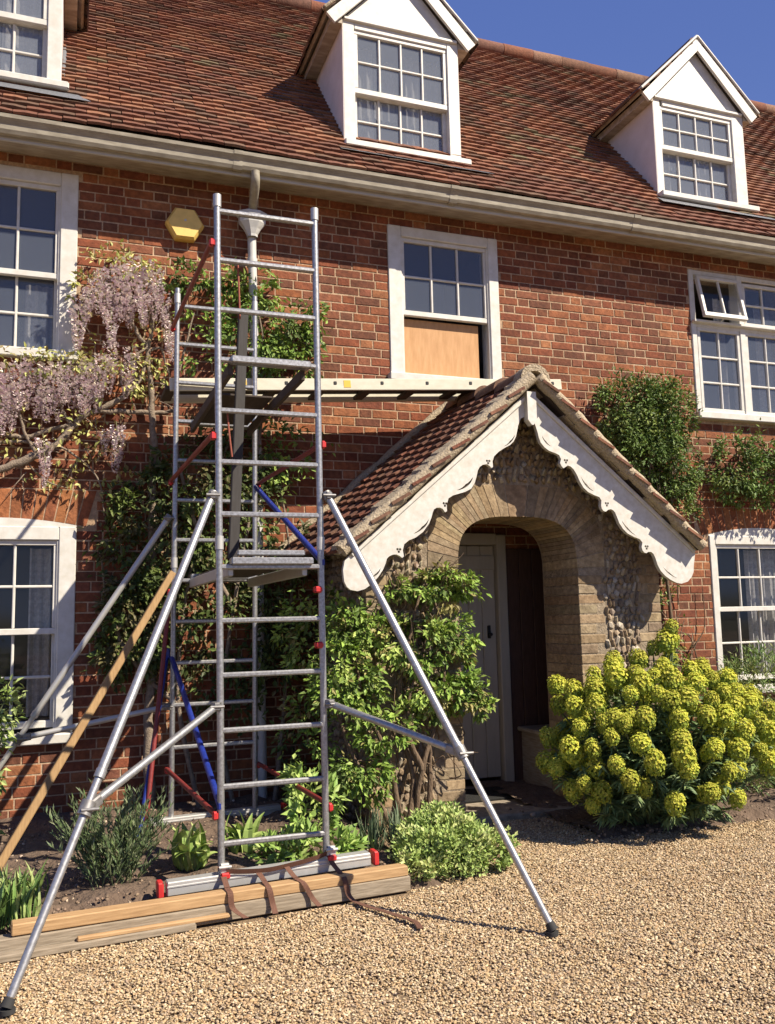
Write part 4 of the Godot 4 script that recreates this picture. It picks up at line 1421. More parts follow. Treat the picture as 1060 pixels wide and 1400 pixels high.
func make_props() -> void:
	# alarm box: hexagonal, bevelled, fixed to the wall
	var al := thing("alarm_box", "yellow hexagonal alarm box fixed high on the brick wall", "alarm box", "", Vector3(0.832, 4.535, 0.0))
	var bb := MB.new()
	var R := [[0.0, 0.15], [0.055, 0.152], [0.085, 0.132]]
	var ring := func(k: int, i: int) -> Vector3:
		var a := TAU * i / 6.0
		return Vector3(R[k][1] * cos(a), R[k][1] * 0.97 * sin(a), R[k][0])
	for k in 2:
		for i in 6: bb.quad(ring.call(k, i), ring.call(k, i + 1), ring.call(k + 1, i + 1), ring.call(k + 1, i))
	for i in range(1, 5): bb.tri(ring.call(2, 0), ring.call(2, i), ring.call(2, i + 1))
	put(al, "cover", bb, M.yellow)
	var em := MB.new()
	em.tube([Vector3(0, 0.02, 0.0851), Vector3(0, 0.02, 0.0875)], 0.009, 12)
	put(al, "screw", em, M.alu_dull)
	# plywood over the lower half of the middle window
	var pw := MB.new()
	pw.bev(Vector3(3.075, 3.715, -0.088), Vector3(0.735, 0.56, 0.018), 0.003)
	tag(put(self, "plywood_sheet", pw, M.ply), "plain plywood sheet boarding up the lower half of the window by the porch ridge", "board")
	# levelling beams under the tower
	for e in [["aluminium beam with red end caps lying on the timbers under the tower's front posts", Vector3(0.457, 0.135, 2.27), Vector3(1.56, 0.155, 2.24)], ["aluminium beam lying on the soil under the tower's rear posts", Vector3(0.49, 0.1, 0.68), Vector3(1.46, 0.11, 0.62)]]:
		var t := thing("levelling_beam", e[0], "beam")
		var s := MB.new()
		var bs := along(e[1], e[2])
		s.bev((e[1] + e[2]) / 2, Vector3((e[2] - e[1]).length() - 0.06, 0.066, 0.07), 0.005, bs)
		s.bev((e[1] + e[2]) / 2 + Vector3(0, 0.01, 0.036), Vector3((e[2] - e[1]).length() - 0.06, 0.01, 0.005), 0.002, bs)
		put(t, "beam", s, M.alu_dull)
		for k in [e[1], e[2]]:
			var c := MB.new()
			c.bev(k, Vector3(0.03, 0.072, 0.076), 0.006, bs)
			put(t, "end_cap", c, M.red)
	# timbers edging the bed
	timber("new orange timber on top of the grey plank, under the tower's front beam", Vector3(-0.19, 0.105, 2.475), Vector3(1.7, 0.1, 2.33), 0.05, 0.075, M.newwood)
	timber("weathered grey plank under the orange timber", Vector3(-0.32, 0.038, 2.487), Vector3(1.71, 0.038, 2.334), 0.075, 0.075, M.oldwood)
	timber("thin split lath lying along the foot of the grey plank", Vector3(-0.5, 0.008, 2.565), Vector3(0.6, 0.01, 2.472), 0.032, 0.04, M.oldwood)
	timber("short pale batten lying against the foot of the grey plank", Vector3(0.08, 0.034, 2.512), Vector3(0.76, 0.03, 2.452), 0.02, 0.028, M.newwood)
	# leaning prop
	var pr := MB.new()
	var a := Vector3(0.672, 1.735, 0.76)
	var b := Vector3(-0.36, 0.04, 1.5)
	pr.bev((a + b) / 2, Vector3((b - a).length(), 0.045, 0.075), 0.005, along(a, b) * Basis(Vector3.RIGHT, 0.5))
	tag(put(self, "wooden_prop", pr, M.prop), "split wooden prop leaning from the bed against the tower's rear left post", "wooden post")
	# upright grey plank standing on the lower platform
	var gp := MB.new()
	gp.bev(Vector3(0.965, 2.53, 1.6), Vector3(1.52, 0.022, 0.065), 0.004, along(Vector3(0.93, 1.75, 1.6), Vector3(1.0, 3.29, 1.58)) * Basis(Vector3.RIGHT, PI / 2))
	tag(put(self, "grey_plank", gp, M.greyboard), "dark grey plank standing upright on the lower platform inside the tower", "plank")
	# two loose braces leaning on the rear left post
	for e in [["spare blue brace leaning against the tower's rear left post", Vector3(0.66, 1.2, 0.62), Vector3(0.455, 0.09, 1.02), M.brace_blue, M.brace_blue], ["spare red brace leaning beside the blue one against the tower's rear left post", Vector3(0.672, 1.6, 0.66), Vector3(0.49, 0.1, 1.0), M.brace_red, M.red]]:
		var t := thing("loose_brace", e[0], "brace")
		var s := MB.new()
		s.tube([e[1], e[2]], 0.0155, 10)
		put(t, "tube", s, e[3])
		for k in [e[1], e[2]]:
			var h := MB.new()
			h.bev(k, Vector3(0.04, 0.07, 0.04), 0.008)
			put(t, "hook", h, e[4])
	# brown webbing strap round the beam, hanging over the timbers
	var st := thing("ratchet_strap", "brown webbing strap wound round the front beam and timbers, its tail on the gravel", "strap")
	var runs := [
		[Vector3(0.77, 0.19, 2.31), Vector3(0.95, 0.175, 2.312), Vector3(1.1, 0.185, 2.305), Vector3(1.22, 0.2, 2.295), Vector3(1.31, 0.215, 2.27)],
		[Vector3(0.75, 0.2, 2.25), Vector3(0.755, 0.17, 2.32), Vector3(0.76, 0.137, 2.39), Vector3(0.765, 0.125, 2.45), Vector3(0.775, 0.06, 2.46), Vector3(0.83, 0.02, 2.5)],
		[Vector3(0.93, 0.165, 2.31), Vector3(0.945, 0.14, 2.37), Vector3(0.955, 0.12, 2.434), Vector3(0.97, 0.05, 2.445), Vector3(0.975, 0.015, 2.48)],
		[Vector3(1.07, 0.18, 2.3), Vector3(1.1, 0.138, 2.36), Vector3(1.13, 0.12, 2.42), Vector3(1.17, 0.05, 2.43), Vector3(1.2, 0.015, 2.46)],
		[Vector3(1.3, 0.22, 2.25), Vector3(1.31, 0.17, 2.31), Vector3(1.335, 0.132, 2.35), Vector3(1.345, 0.11, 2.404), Vector3(1.36, 0.04, 2.415), Vector3(1.375, 0.015, 2.44)],
		[Vector3(1.375, 0.015, 2.44), Vector3(1.41, 0.014, 2.54), Vector3(1.46, 0.014, 2.64), Vector3(1.5, 0.014, 2.73), Vector3(1.545, 0.014, 2.84), Vector3(1.535, 0.014, 2.94)]]
	for r in runs:
		var c := curve(r, 8)
		var m := MB.new()
		for i in c.size() - 1:
			var d: Vector3 = (c[i + 1] - c[i]).normalized()
			var s := d.cross(Vector3.UP if absf(d.y) < 0.5 or absf(d.x) > 0.6 else Vector3(0, 0, -1)).normalized()
			if r == runs[0]: s = Vector3(0, 0.9, 0.4).normalized()
			elif absf(d.y) > 0.3: s = Vector3(1, 0, 0)
			s *= 0.0135
			m.quad(c[i] - s, c[i] + s, c[i + 1] + s, c[i + 1] - s)
			var up := d.cross(s).normalized() * 0.002
			m.quad(c[i] - s + up, c[i + 1] - s + up, c[i + 1] + s + up, c[i] + s + up)
		put(st, "webbing", m, M.strap)
	for q in [Vector3(0.765, 0.2, 2.29), Vector3(1.315, 0.22, 2.27)]:
		var bk := MB.new()
		bk.bev(q, Vector3(0.05, 0.05, 0.03), 0.006)
		bk.tube([q + Vector3(-0.03, 0.01, 0.02), q + Vector3(0.03, 0.01, 0.02)], 0.008, 8)
		put(st, "buckle", bk, M.alu_dull)
		var rc := MB.new()
		rc.bev(q + Vector3(0.0, -0.03, 0.024), Vector3(0.045, 0.03, 0.02), 0.006)
		put(st, "red_lever", rc, M.red)
	# cords hanging in the tower
	for e in [["thin brown cord hanging from the upper rungs inside the tower", [Vector3(0.86, 3.38, 2.16), Vector3(0.865, 3.2, 2.17), Vector3(0.87, 3.05, 2.165)]], ["thin orange cord hanging below the upper platform beside the left front post", [Vector3(0.8, 2.53, 2.17), Vector3(0.81, 2.4, 2.175), Vector3(0.825, 2.28, 2.17)]]]:
		var m := MB.new()
		m.tube(curve(e[1], 5), 0.0055, 6)
		tag(put(self, "cord", m, M.cord), e[0], "cord")
	# doormat inside the porch
	var dm := MB.new()
	dm.bev(Vector3(3.1, 0.026, 0.42), Vector3(0.72, 0.02, 0.42), 0.006)
	tag(put(self, "doormat", dm, M.mat), "black doormat on the porch floor before the grey door", "doormat")

# ---------------------------------------------------------------- plants
func leaf_mesh(l: float, w: float, fold := 0.25, droop := 0.15) -> ArrayMesh:
	var m := MB.new()
	var B := Vector3.ZERO
	var C := Vector3(0, l * 0.5, -w * fold * 0.5)
	var T := Vector3(0, l, -l * droop)
	var L := Vector3(-w / 2, l * 0.42, w * fold * 0.4)
	var R := Vector3(w / 2, l * 0.42, w * fold * 0.4)
	m.tri(B, C, L); m.tri(B, R, C); m.tri(L, C, T); m.tri(C, R, T)
	return m.mesh()

func leaf_x(p: Vector3, outward: Vector3, s: float, spread := 0.9, droop := 0.3) -> Transform3D:
	var d := (outward + Vector3(rr(-1, 1), rr(-1, 1), rr(-1, 1)) * spread - Vector3(0, droop, 0)).normalized()
	var nn := (outward * 0.8 + Vector3(0, 0.7, 0.25) + Vector3(rr(-1, 1), rr(-1, 1), rr(-1, 1)) * 0.7)
	var z := (nn - d * nn.dot(d))
	z = z.normalized() if z.length() > 0.01 else d.cross(Vector3.RIGHT).normalized()
	return Transform3D(Basis(d.cross(z), d, z).scaled_local(Vector3.ONE * s), p)

# blobs: [centre, radii, leaves, clumps]; leaves gather in clumps so that gaps and dark hollows stay between
func leaves(blobs: Array, tones: Array, s0: float, s1: float, tight := 0.3, spread := 0.9, droop := 0.3, zmin := 0.02) -> Array:
	var xs := []
	var cs := []
	for b in blobs:
		var cl := []
		for k in b[3]:
			var d := Vector3(rr(-1, 1), rr(-1, 1), rr(-1, 1))
			while d.length() > 1 or d.length() < 0.1: d = Vector3(rr(-1, 1), rr(-1, 1), rr(-1, 1))
			d = d.normalized() * pow(d.length(), 0.55)
			cl.append([d, rr(0.6, 1.3) * tight, tones[rng.randi() % tones.size()]])
		for i in b[2]:
			var c: Array = cl[rng.randi() % cl.size()]
			var o: Vector3 = Vector3(rng.randfn(), rng.randfn(), rng.randfn()) * c[1] * 0.6
			var q: Vector3 = c[0] + o
			var p: Vector3 = b[0] + q * b[1]
			if p.z < zmin: p.z = zmin + rr(0, 0.03)
			if p.y < 0.02: continue
			var outw: Vector3 = (q / b[1]).normalized() if q.length() > 0.05 else Vector3.UP
			xs.append(leaf_x(p, (outw + o.normalized() * 0.6).normalized(), rr(s0, s1), spread, droop))
			cs.append(vary(c[2] if rng.randf() < 0.7 else tones[rng.randi() % tones.size()], 0.22))
	return [xs, cs]

func stem(parent: Node, pts: Array, r0: float, r1: float, m: Material, called := "stem") -> void:
	var b := MB.new()
	var c := curve(pts, 6)
	for i in range(1, c.size() - 1): c[i] += Vector3(rr(-1, 1), rr(-1, 1), rr(-1, 1)) * r0 * 0.25
	var rad := taper(c.size(), r0, r1)
	for i in rad.size(): rad[i] *= rr(0.88, 1.12)
	b.tube(c, rad, 8)
	put(parent, called, b, m)

func make_plants() -> void:
	wisteria()
	climbers()
	euphorbia()
	wall_shrubs()
	bed_plants()

func wisteria() -> void:
	var w := thing("wisteria", "old wisteria trained along the wall with hanging pale lilac flower clusters", "wisteria")
	var V := func(x: float, y: float, z: float) -> Vector3: return Vector3(x, y, z)
	var runs := [
		[[-0.8, 2.42, 0.07], [-0.453, 2.518, 0.09], [-0.205, 2.629, 0.1], [-0.078, 2.711, 0.1], [0.026, 2.844, 0.09], [0.168, 2.969, 0.08], [0.564, 2.993, 0.07], [0.742, 3.018, 0.06], 0.034, 0.014],
		[[-0.9, 2.83, 0.06], [-0.46, 2.78, 0.07], [-0.289, 2.764, 0.06], [-0.081, 2.838, 0.08], [0.026, 2.86, 0.09], 0.02, 0.014],
		[[-0.8, 2.68, 0.05], [-0.3, 2.73, 0.06], [-0.2, 2.68, 0.07], [-0.078, 2.711, 0.1], 0.014, 0.012],
		[[0.604, 2.0, 0.06], [0.604, 2.769, 0.07], [0.589, 2.981, 0.08], [0.575, 3.24, 0.08], [0.559, 3.464, 0.09], [0.607, 3.796, 0.08], [0.6, 3.95, 0.09], 0.03, 0.012],
		[[0.168, 2.969, 0.08], [0.35, 3.073, 0.1], [0.46, 3.18, 0.1], [0.52, 3.3, 0.09], [0.559, 3.464, 0.09], [0.47, 3.6, 0.1], [0.429, 3.71, 0.11], [0.35, 3.85, 0.12], 0.022, 0.01],
		[[0.361, 3.193, 0.1], [0.51, 3.244, 0.08], [0.612, 3.231, 0.06], [0.7, 3.22, 0.05], 0.014, 0.009],
		[[0.361, 3.193, 0.1], [0.38, 3.32, 0.12], [0.47, 3.42, 0.11], [0.56, 3.5, 0.1], 0.012, 0.007],
		[[0.559, 3.464, 0.09], [0.65, 3.5, 0.07], [0.688, 3.393, 0.06], [0.72, 3.3, 0.05], 0.012, 0.006],
		[[0.026, 2.844, 0.09], [-0.05, 3.0, 0.1], [0.0, 3.2, 0.12], [0.06, 3.3, 0.14], 0.014, 0.006],
		[[-0.205, 2.629, 0.1], [-0.3, 2.8, 0.08], [-0.35, 3.0, 0.1], [-0.42, 3.25, 0.12], 0.014, 0.006],
		[[0.604, 0.08, 0.12], [0.59, 0.6, 0.08], [0.62, 1.3, 0.07], [0.604, 2.0, 0.06], 0.042, 0.03],
		[[-0.078, 2.711, 0.1], [0.1, 2.6, 0.07], [0.22, 2.45, 0.06], [0.26, 2.2, 0.05], 0.01, 0.004],
		[[-0.3, 2.6, 0.08], [-0.15, 2.45, 0.06], [0.0, 2.4, 0.05], 0.008, 0.004]]
	for r in runs:
		var pts := []
		for i in r.size() - 2: pts.append(V.call(r[i][0], r[i][1], r[i][2]))
		stem(w, pts, r[-2], r[-1], M.barkgrey, "stem")
	# fine twigs
	for i in 46:
		var x := rr(-0.5, 0.72)
		var y := rr(2.5, 3.9)
		if x < 0.02 and y > 3.25: continue
		var d := Vector3(rr(-0.16, 0.16), rr(-0.2, 0.14), rr(-0.02, 0.06))
		stem(w, [Vector3(x, y, 0.06), Vector3(x, y, 0.09) + d * 0.5, Vector3(x, y, 0.06) + d], 0.0045, 0.002, M.barkgrey, "twig")
	# flower clusters: five shapes, each placed several times
	var shapes := []
	for k in 5:
		var r := RandomNumberGenerator.new()
		r.seed = 300 + k
		var b := MB.new()
		var ln := 1.0
		for i in 150:
			var u := pow(r.randf(), 0.85)
			var a := r.randf() * TAU
			var rad := lerpf(0.24, 0.05, u) * sqrt(r.randf_range(0.3, 1.0))
			var p := Vector3(cos(a) * rad, -u * ln, sin(a) * rad)
			var o := Vector3(cos(a), -0.25, sin(a)).normalized()
			var s := o.cross(Vector3.UP).normalized()
			var h := s.cross(o)
			var pal: Array = [Color(0.9, 0.8, 0.76), Color(0.84, 0.71, 0.71), Color(0.95, 0.9, 0.82), Color(0.68, 0.53, 0.58), Color(0.88, 0.82, 0.68)]
			b.col = pal[r.randi() % 5] if u < 0.75 else [Color(0.82, 0.71, 0.65), Color(0.62, 0.5, 0.52)][r.randi() % 2]
			var z := r.randf_range(0.045, 0.075) * (1.0 - u * 0.45)
			var tw := r.randf_range(-0.6, 0.6)
			s = s.rotated(o, tw); h = h.rotated(o, tw)
			b.tri(p, p + o * z * 0.6 + s * z + h * z * 0.6, p + o * z * 0.8 + h * z * 1.1)
			b.tri(p, p + o * z * 0.8 + h * z * 1.1, p + o * z * 0.6 - s * z + h * z * 0.6)
			b.col = Color(0.5, 0.38, 0.42)
			b.tri(p, p + o * z * 1.1 + s * z * 0.4, p + o * z * 1.1 - s * z * 0.4 - h * z * 0.3)
		b.col = Color(0.2, 0.2, 0.1)
		b.tube([Vector3(0, 0.1, 0), Vector3(0, -0.9, 0)], [0.014, 0.006], 5)
		shapes.append(b.mesh())
	var spots := [[0.37, 4.14, 0.3], [0.5, 4.16, 0.32], [0.6, 4.08, 0.3], [0.27, 4.05, 0.28], [0.17, 3.98, 0.26], [0.34, 3.93, 0.3], [0.23, 3.92, 0.26], [0.56, 4.02, 0.32], [0.44, 4.05, 0.34], [0.3, 3.86, 0.26], [0.08, 3.82, 0.3], [0.05, 3.7, 0.3], [0.12, 3.86, 0.24], [0.28, 3.5, 0.24], [0.3, 3.4, 0.26], [0.44, 3.46, 0.3], [0.23, 3.36, 0.28], [0.12, 3.3, 0.3], [0.09, 3.2, 0.26], [0.17, 3.24, 0.3], [-0.05, 3.28, 0.26], [-0.18, 3.29, 0.34], [-0.16, 3.22, 0.3], [-0.22, 3.24, 0.3], [-0.31, 3.24, 0.24], [-0.36, 3.2, 0.3], [-0.42, 3.17, 0.34], [-0.39, 3.05, 0.28], [0.34, 2.84, 0.32], [-0.17, 2.75, 0.24], [-0.15, 2.6, 0.18], [-0.07, 3.1, 0.24], [0.24, 2.82, 0.2], [0.28, 3.72, 0.26], [-0.5, 3.22, 0.3], [-0.58, 3.2, 0.32], [-0.68, 3.24, 0.3], [0.62, 3.98, 0.3], [0.66, 3.9, 0.24], [0.02, 3.28, 0.26], [0.33, 2.86, 0.26], [0.72, 3.72, 0.26], [0.7, 3.6, 0.22], [-0.46, 3.1, 0.3], [0.4, 3.3, 0.22], [0.5, 3.95, 0.3], [0.42, 3.98, 0.3], [-0.02, 3.3, 0.3], [-0.1, 3.26, 0.32], [-0.26, 3.28, 0.34], [-0.44, 3.26, 0.36], [-0.54, 3.26, 0.34], [0.06, 3.28, 0.3], [0.15, 3.34, 0.3], [0.2, 3.3, 0.28], [-0.33, 3.3, 0.34], [0.35, 4.06, 0.32], [0.2, 4.04, 0.26], [0.52, 4.08, 0.3], [0.14, 3.92, 0.26]]
	for i in spots.size():
		var s: Array = spots[i]
		var l: float = s[2] * rr(0.85, 1.1)
		put(w, "flower_cluster", shapes[i % 5], M.lilac, Transform3D(Basis.from_euler(Vector3(rr(-0.1, 0.1), rr(0, TAU), rr(-0.1, 0.1))).scaled_local(Vector3(l * 1.02, l * 1.1, l * 0.88)), Vector3(s[0], s[1], 0.13 + rr(-0.03, 0.07))))
	# young bronze and yellow-green leaves
	var lf := leaves([[Vector3(0.38, 4.1, 0.13), Vector3(0.34, 0.16, 0.09), 300, 22], [Vector3(-0.25, 3.3, 0.14), Vector3(0.5, 0.09, 0.1), 420, 26], [Vector3(0.1, 3.85, 0.12), Vector3(0.12, 0.2, 0.07), 120, 10], [Vector3(0.3, 3.3, 0.12), Vector3(0.32, 0.26, 0.08), 260, 22], [Vector3(0.0, 2.8, 0.1), Vector3(0.6, 0.25, 0.06), 220, 26], [Vector3(0.62, 3.6, 0.09), Vector3(0.16, 0.4, 0.06), 160, 14], [Vector3(0.1, 2.5, 0.06), Vector3(0.5, 0.14, 0.04), 120, 14]], [Color(0.3, 0.3, 0.09), Color(0.24, 0.26, 0.08), Color(0.36, 0.33, 0.13), Color(0.2, 0.16, 0.07)], 0.7, 1.2, 0.22, 0.9, 0.5)
	scatter(w, "foliage", leaf_mesh(0.05, 0.022), M.leaf, lf[0], lf[1])

func climbers() -> void:
	# climber round the rainwater pipe behind the tower
	var c := thing("wall_climber", "leafy climbing shrub on the wall around the downpipe behind the tower", "climbing plant")
	for r in [[[1.2, 0.05, 0.15], [1.1, 0.7, 0.1], [1.2, 1.5, 0.12], [1.35, 2.4, 0.14], [1.45, 3.3, 0.12], [1.4, 3.9, 0.12]], [[0.95, 0.05, 0.14], [0.8, 0.8, 0.1], [0.85, 1.6, 0.1], [1.1, 2.6, 0.1], [1.5, 3.5, 0.12]], [[1.5, 0.05, 0.15], [1.6, 0.9, 0.12], [1.65, 1.8, 0.12], [1.55, 2.6, 0.1]], [[0.8, 0.8, 0.1], [0.5, 1.1, 0.1], [0.3, 1.5, 0.1], [0.25, 1.9, 0.08]], [[1.2, 1.5, 0.12], [0.9, 2.2, 0.1], [0.75, 3.0, 0.1], [0.9, 3.8, 0.1]]]:
		var pts := []
		for q in r: pts.append(Vector3(q[0], q[1], q[2]))
		stem(c, pts, 0.02, 0.006, M.barkgrey)
	var tn := [Color(0.12, 0.19, 0.035), Color(0.16, 0.24, 0.045), Color(0.08, 0.13, 0.03), Color(0.2, 0.27, 0.06), Color(0.07, 0.1, 0.03)]
	var lf := leaves([[Vector3(1.5, 3.72, 0.17), Vector3(0.42, 0.36, 0.13), 1300, 34], [Vector3(1.3, 4.05, 0.14), Vector3(0.3, 0.17, 0.1), 420, 16], [Vector3(0.86, 4.05, 0.12), Vector3(0.26, 0.13, 0.08), 320, 14], [Vector3(1.7, 3.5, 0.15), Vector3(0.26, 0.2, 0.11), 500, 14], [Vector3(1.1, 3.6, 0.14), Vector3(0.36, 0.35, 0.1), 420, 18], [Vector3(1.5, 2.75, 0.14), Vector3(0.4, 0.3, 0.11), 420, 18]], tn, 0.75, 1.3, 0.2, 0.9, 0.4)
	var lf2 := leaves([[Vector3(1.05, 2.35, 0.14), Vector3(0.55, 0.55, 0.11), 2000, 60], [Vector3(1.6, 1.92, 0.2), Vector3(0.3, 0.22, 0.14), 420, 14], [Vector3(1.2, 1.3, 0.14), Vector3(0.6, 0.6, 0.11), 1800, 50], [Vector3(0.45, 1.4, 0.13), Vector3(0.3, 0.4, 0.1), 1900, 46], [Vector3(0.6, 2.0, 0.1), Vector3(0.4, 0.55, 0.08), 2200, 60], [Vector3(0.35, 1.15, 0.13), Vector3(0.2, 0.2, 0.08), 240, 9], [Vector3(1.6, 1.0, 0.2), Vector3(0.3, 0.7, 0.14), 700, 24]], [Color(0.06, 0.085, 0.025), Color(0.09, 0.12, 0.03), Color(0.045, 0.06, 0.022), Color(0.1, 0.09, 0.04)], 0.8, 1.35, 0.2, 0.9, 0.4)
	lf[0].append_array(lf2[0]); lf[1].append_array(lf2[1])
	scatter(c, "foliage", leaf_mesh(0.055, 0.027), M.leaf, lf[0], lf[1])
	# climber in front of the porch's left pier
	var p := thing("porch_climber", "bright green leafy climber on bare woody stems beside the porch arch", "climbing plant")
	for r in [[[2.15, 0.05, 1.22], [2.2, 0.35, 1.2], [2.1, 0.8, 1.2], [2.2, 1.3, 1.22], [2.35, 1.75, 1.2]], [[2.2, 0.04, 1.2], [2.25, 0.4, 1.24], [2.4, 0.8, 1.22], [2.45, 1.3, 1.22], [2.3, 1.7, 1.2]], [[2.1, 0.04, 1.25], [2.0, 0.5, 1.25], [1.85, 0.9, 1.2], [1.8, 1.4, 1.15]], [[2.05, 0.04, 1.2], [1.9, 0.3, 1.22], [1.75, 0.6, 1.2], [1.65, 1.0, 1.1]], [[2.3, 0.05, 1.2], [2.33, 0.5, 1.19], [2.28, 0.9, 1.2]], [[2.25, 0.4, 1.24], [2.15, 0.7, 1.25], [2.2, 1.0, 1.26]]]:
		var pts := []
		for q in r: pts.append(Vector3(q[0], q[1], q[2]))
		stem(p, pts, 0.022, 0.007, M.bark)
	for i in 60:
		var x := rr(1.85, 2.55)
		var y := rr(0.25, 1.75)
		stem(p, [Vector3(x, y, 1.15), Vector3(x + rr(-0.1, 0.1), y + rr(0.02, 0.2), 1.22), Vector3(x + rr(-0.15, 0.15), y + rr(-0.05, 0.3), 1.2 + rr(0, 0.1))], 0.006, 0.002, M.bark, "twig")
	var pt := [Color(0.165, 0.25, 0.045), Color(0.21, 0.3, 0.06), Color(0.125, 0.2, 0.035), Color(0.26, 0.33, 0.085), Color(0.09, 0.14, 0.03), Color(0.075, 0.115, 0.028), Color(0.22, 0.2, 0.075)]
	lf = leaves([[Vector3(2.42, 1.6, 1.24), Vector3(0.27, 0.15, 0.13), 1305, 33], [Vector3(2.3, 1.25, 1.25), Vector3(0.36, 0.2, 0.13), 2030, 45], [Vector3(1.82, 1.35, 1.2), Vector3(0.25, 0.2, 0.13), 1377, 30], [Vector3(1.75, 0.95, 1.24), Vector3(0.23, 0.3, 0.15), 1740, 39], [Vector3(2.42, 0.88, 1.27), Vector3(0.28, 0.17, 0.13), 1595, 36], [Vector3(2.0, 0.7, 1.27), Vector3(0.26, 0.16, 0.12), 609, 21], [Vector3(1.8, 0.45, 1.3), Vector3(0.22, 0.26, 0.14), 812, 24], [Vector3(2.66, 0.8, 1.25), Vector3(0.14, 0.08, 0.1), 217, 9], [Vector3(2.6, 1.22, 1.22), Vector3(0.12, 0.14, 0.08), 232, 9], [Vector3(2.08, 1.58, 1.2), Vector3(0.16, 0.1, 0.1), 188, 9], [Vector3(1.65, 0.5, 0.85), Vector3(0.25, 0.5, 0.3), 1015, 30], [Vector3(1.62, 1.3, 0.8), Vector3(0.22, 0.35, 0.3), 754, 24]], pt, 0.5, 1.1, 0.2, 0.9, 0.35)
	scatter(p, "foliage", leaf_mesh(0.058, 0.028), M.leaf, lf[0], lf[1])
	# thin climber on the bricks between porch and right-hand window
	var t := thing("twiggy_climber", "thin twiggy climber on the bricks between porch and right-hand window", "climbing plant")
	for i in 22:
		var x := rr(4.75, 5.55)
		var y := rr(0.5, 1.5)
		stem(t, [Vector3(x, y, 0.03), Vector3(x + rr(-0.15, 0.15), y + rr(0.1, 0.3), 0.06), Vector3(x + rr(-0.3, 0.3), y + rr(0.2, 0.6), 0.05)], 0.007, 0.003, M.bark)
	lf = leaves([[Vector3(4.85, 1.6, 0.08), Vector3(0.3, 0.28, 0.06), 260, 16], [Vector3(5.15, 1.2, 0.06), Vector3(0.3, 0.4, 0.04), 130, 16], [Vector3(5.3, 1.95, 0.06), Vector3(0.15, 0.4, 0.04), 160, 10]], tn, 0.6, 1.1, 0.2)
	scatter(t, "foliage", leaf_mesh(0.05, 0.024), M.leaf, lf[0], lf[1])

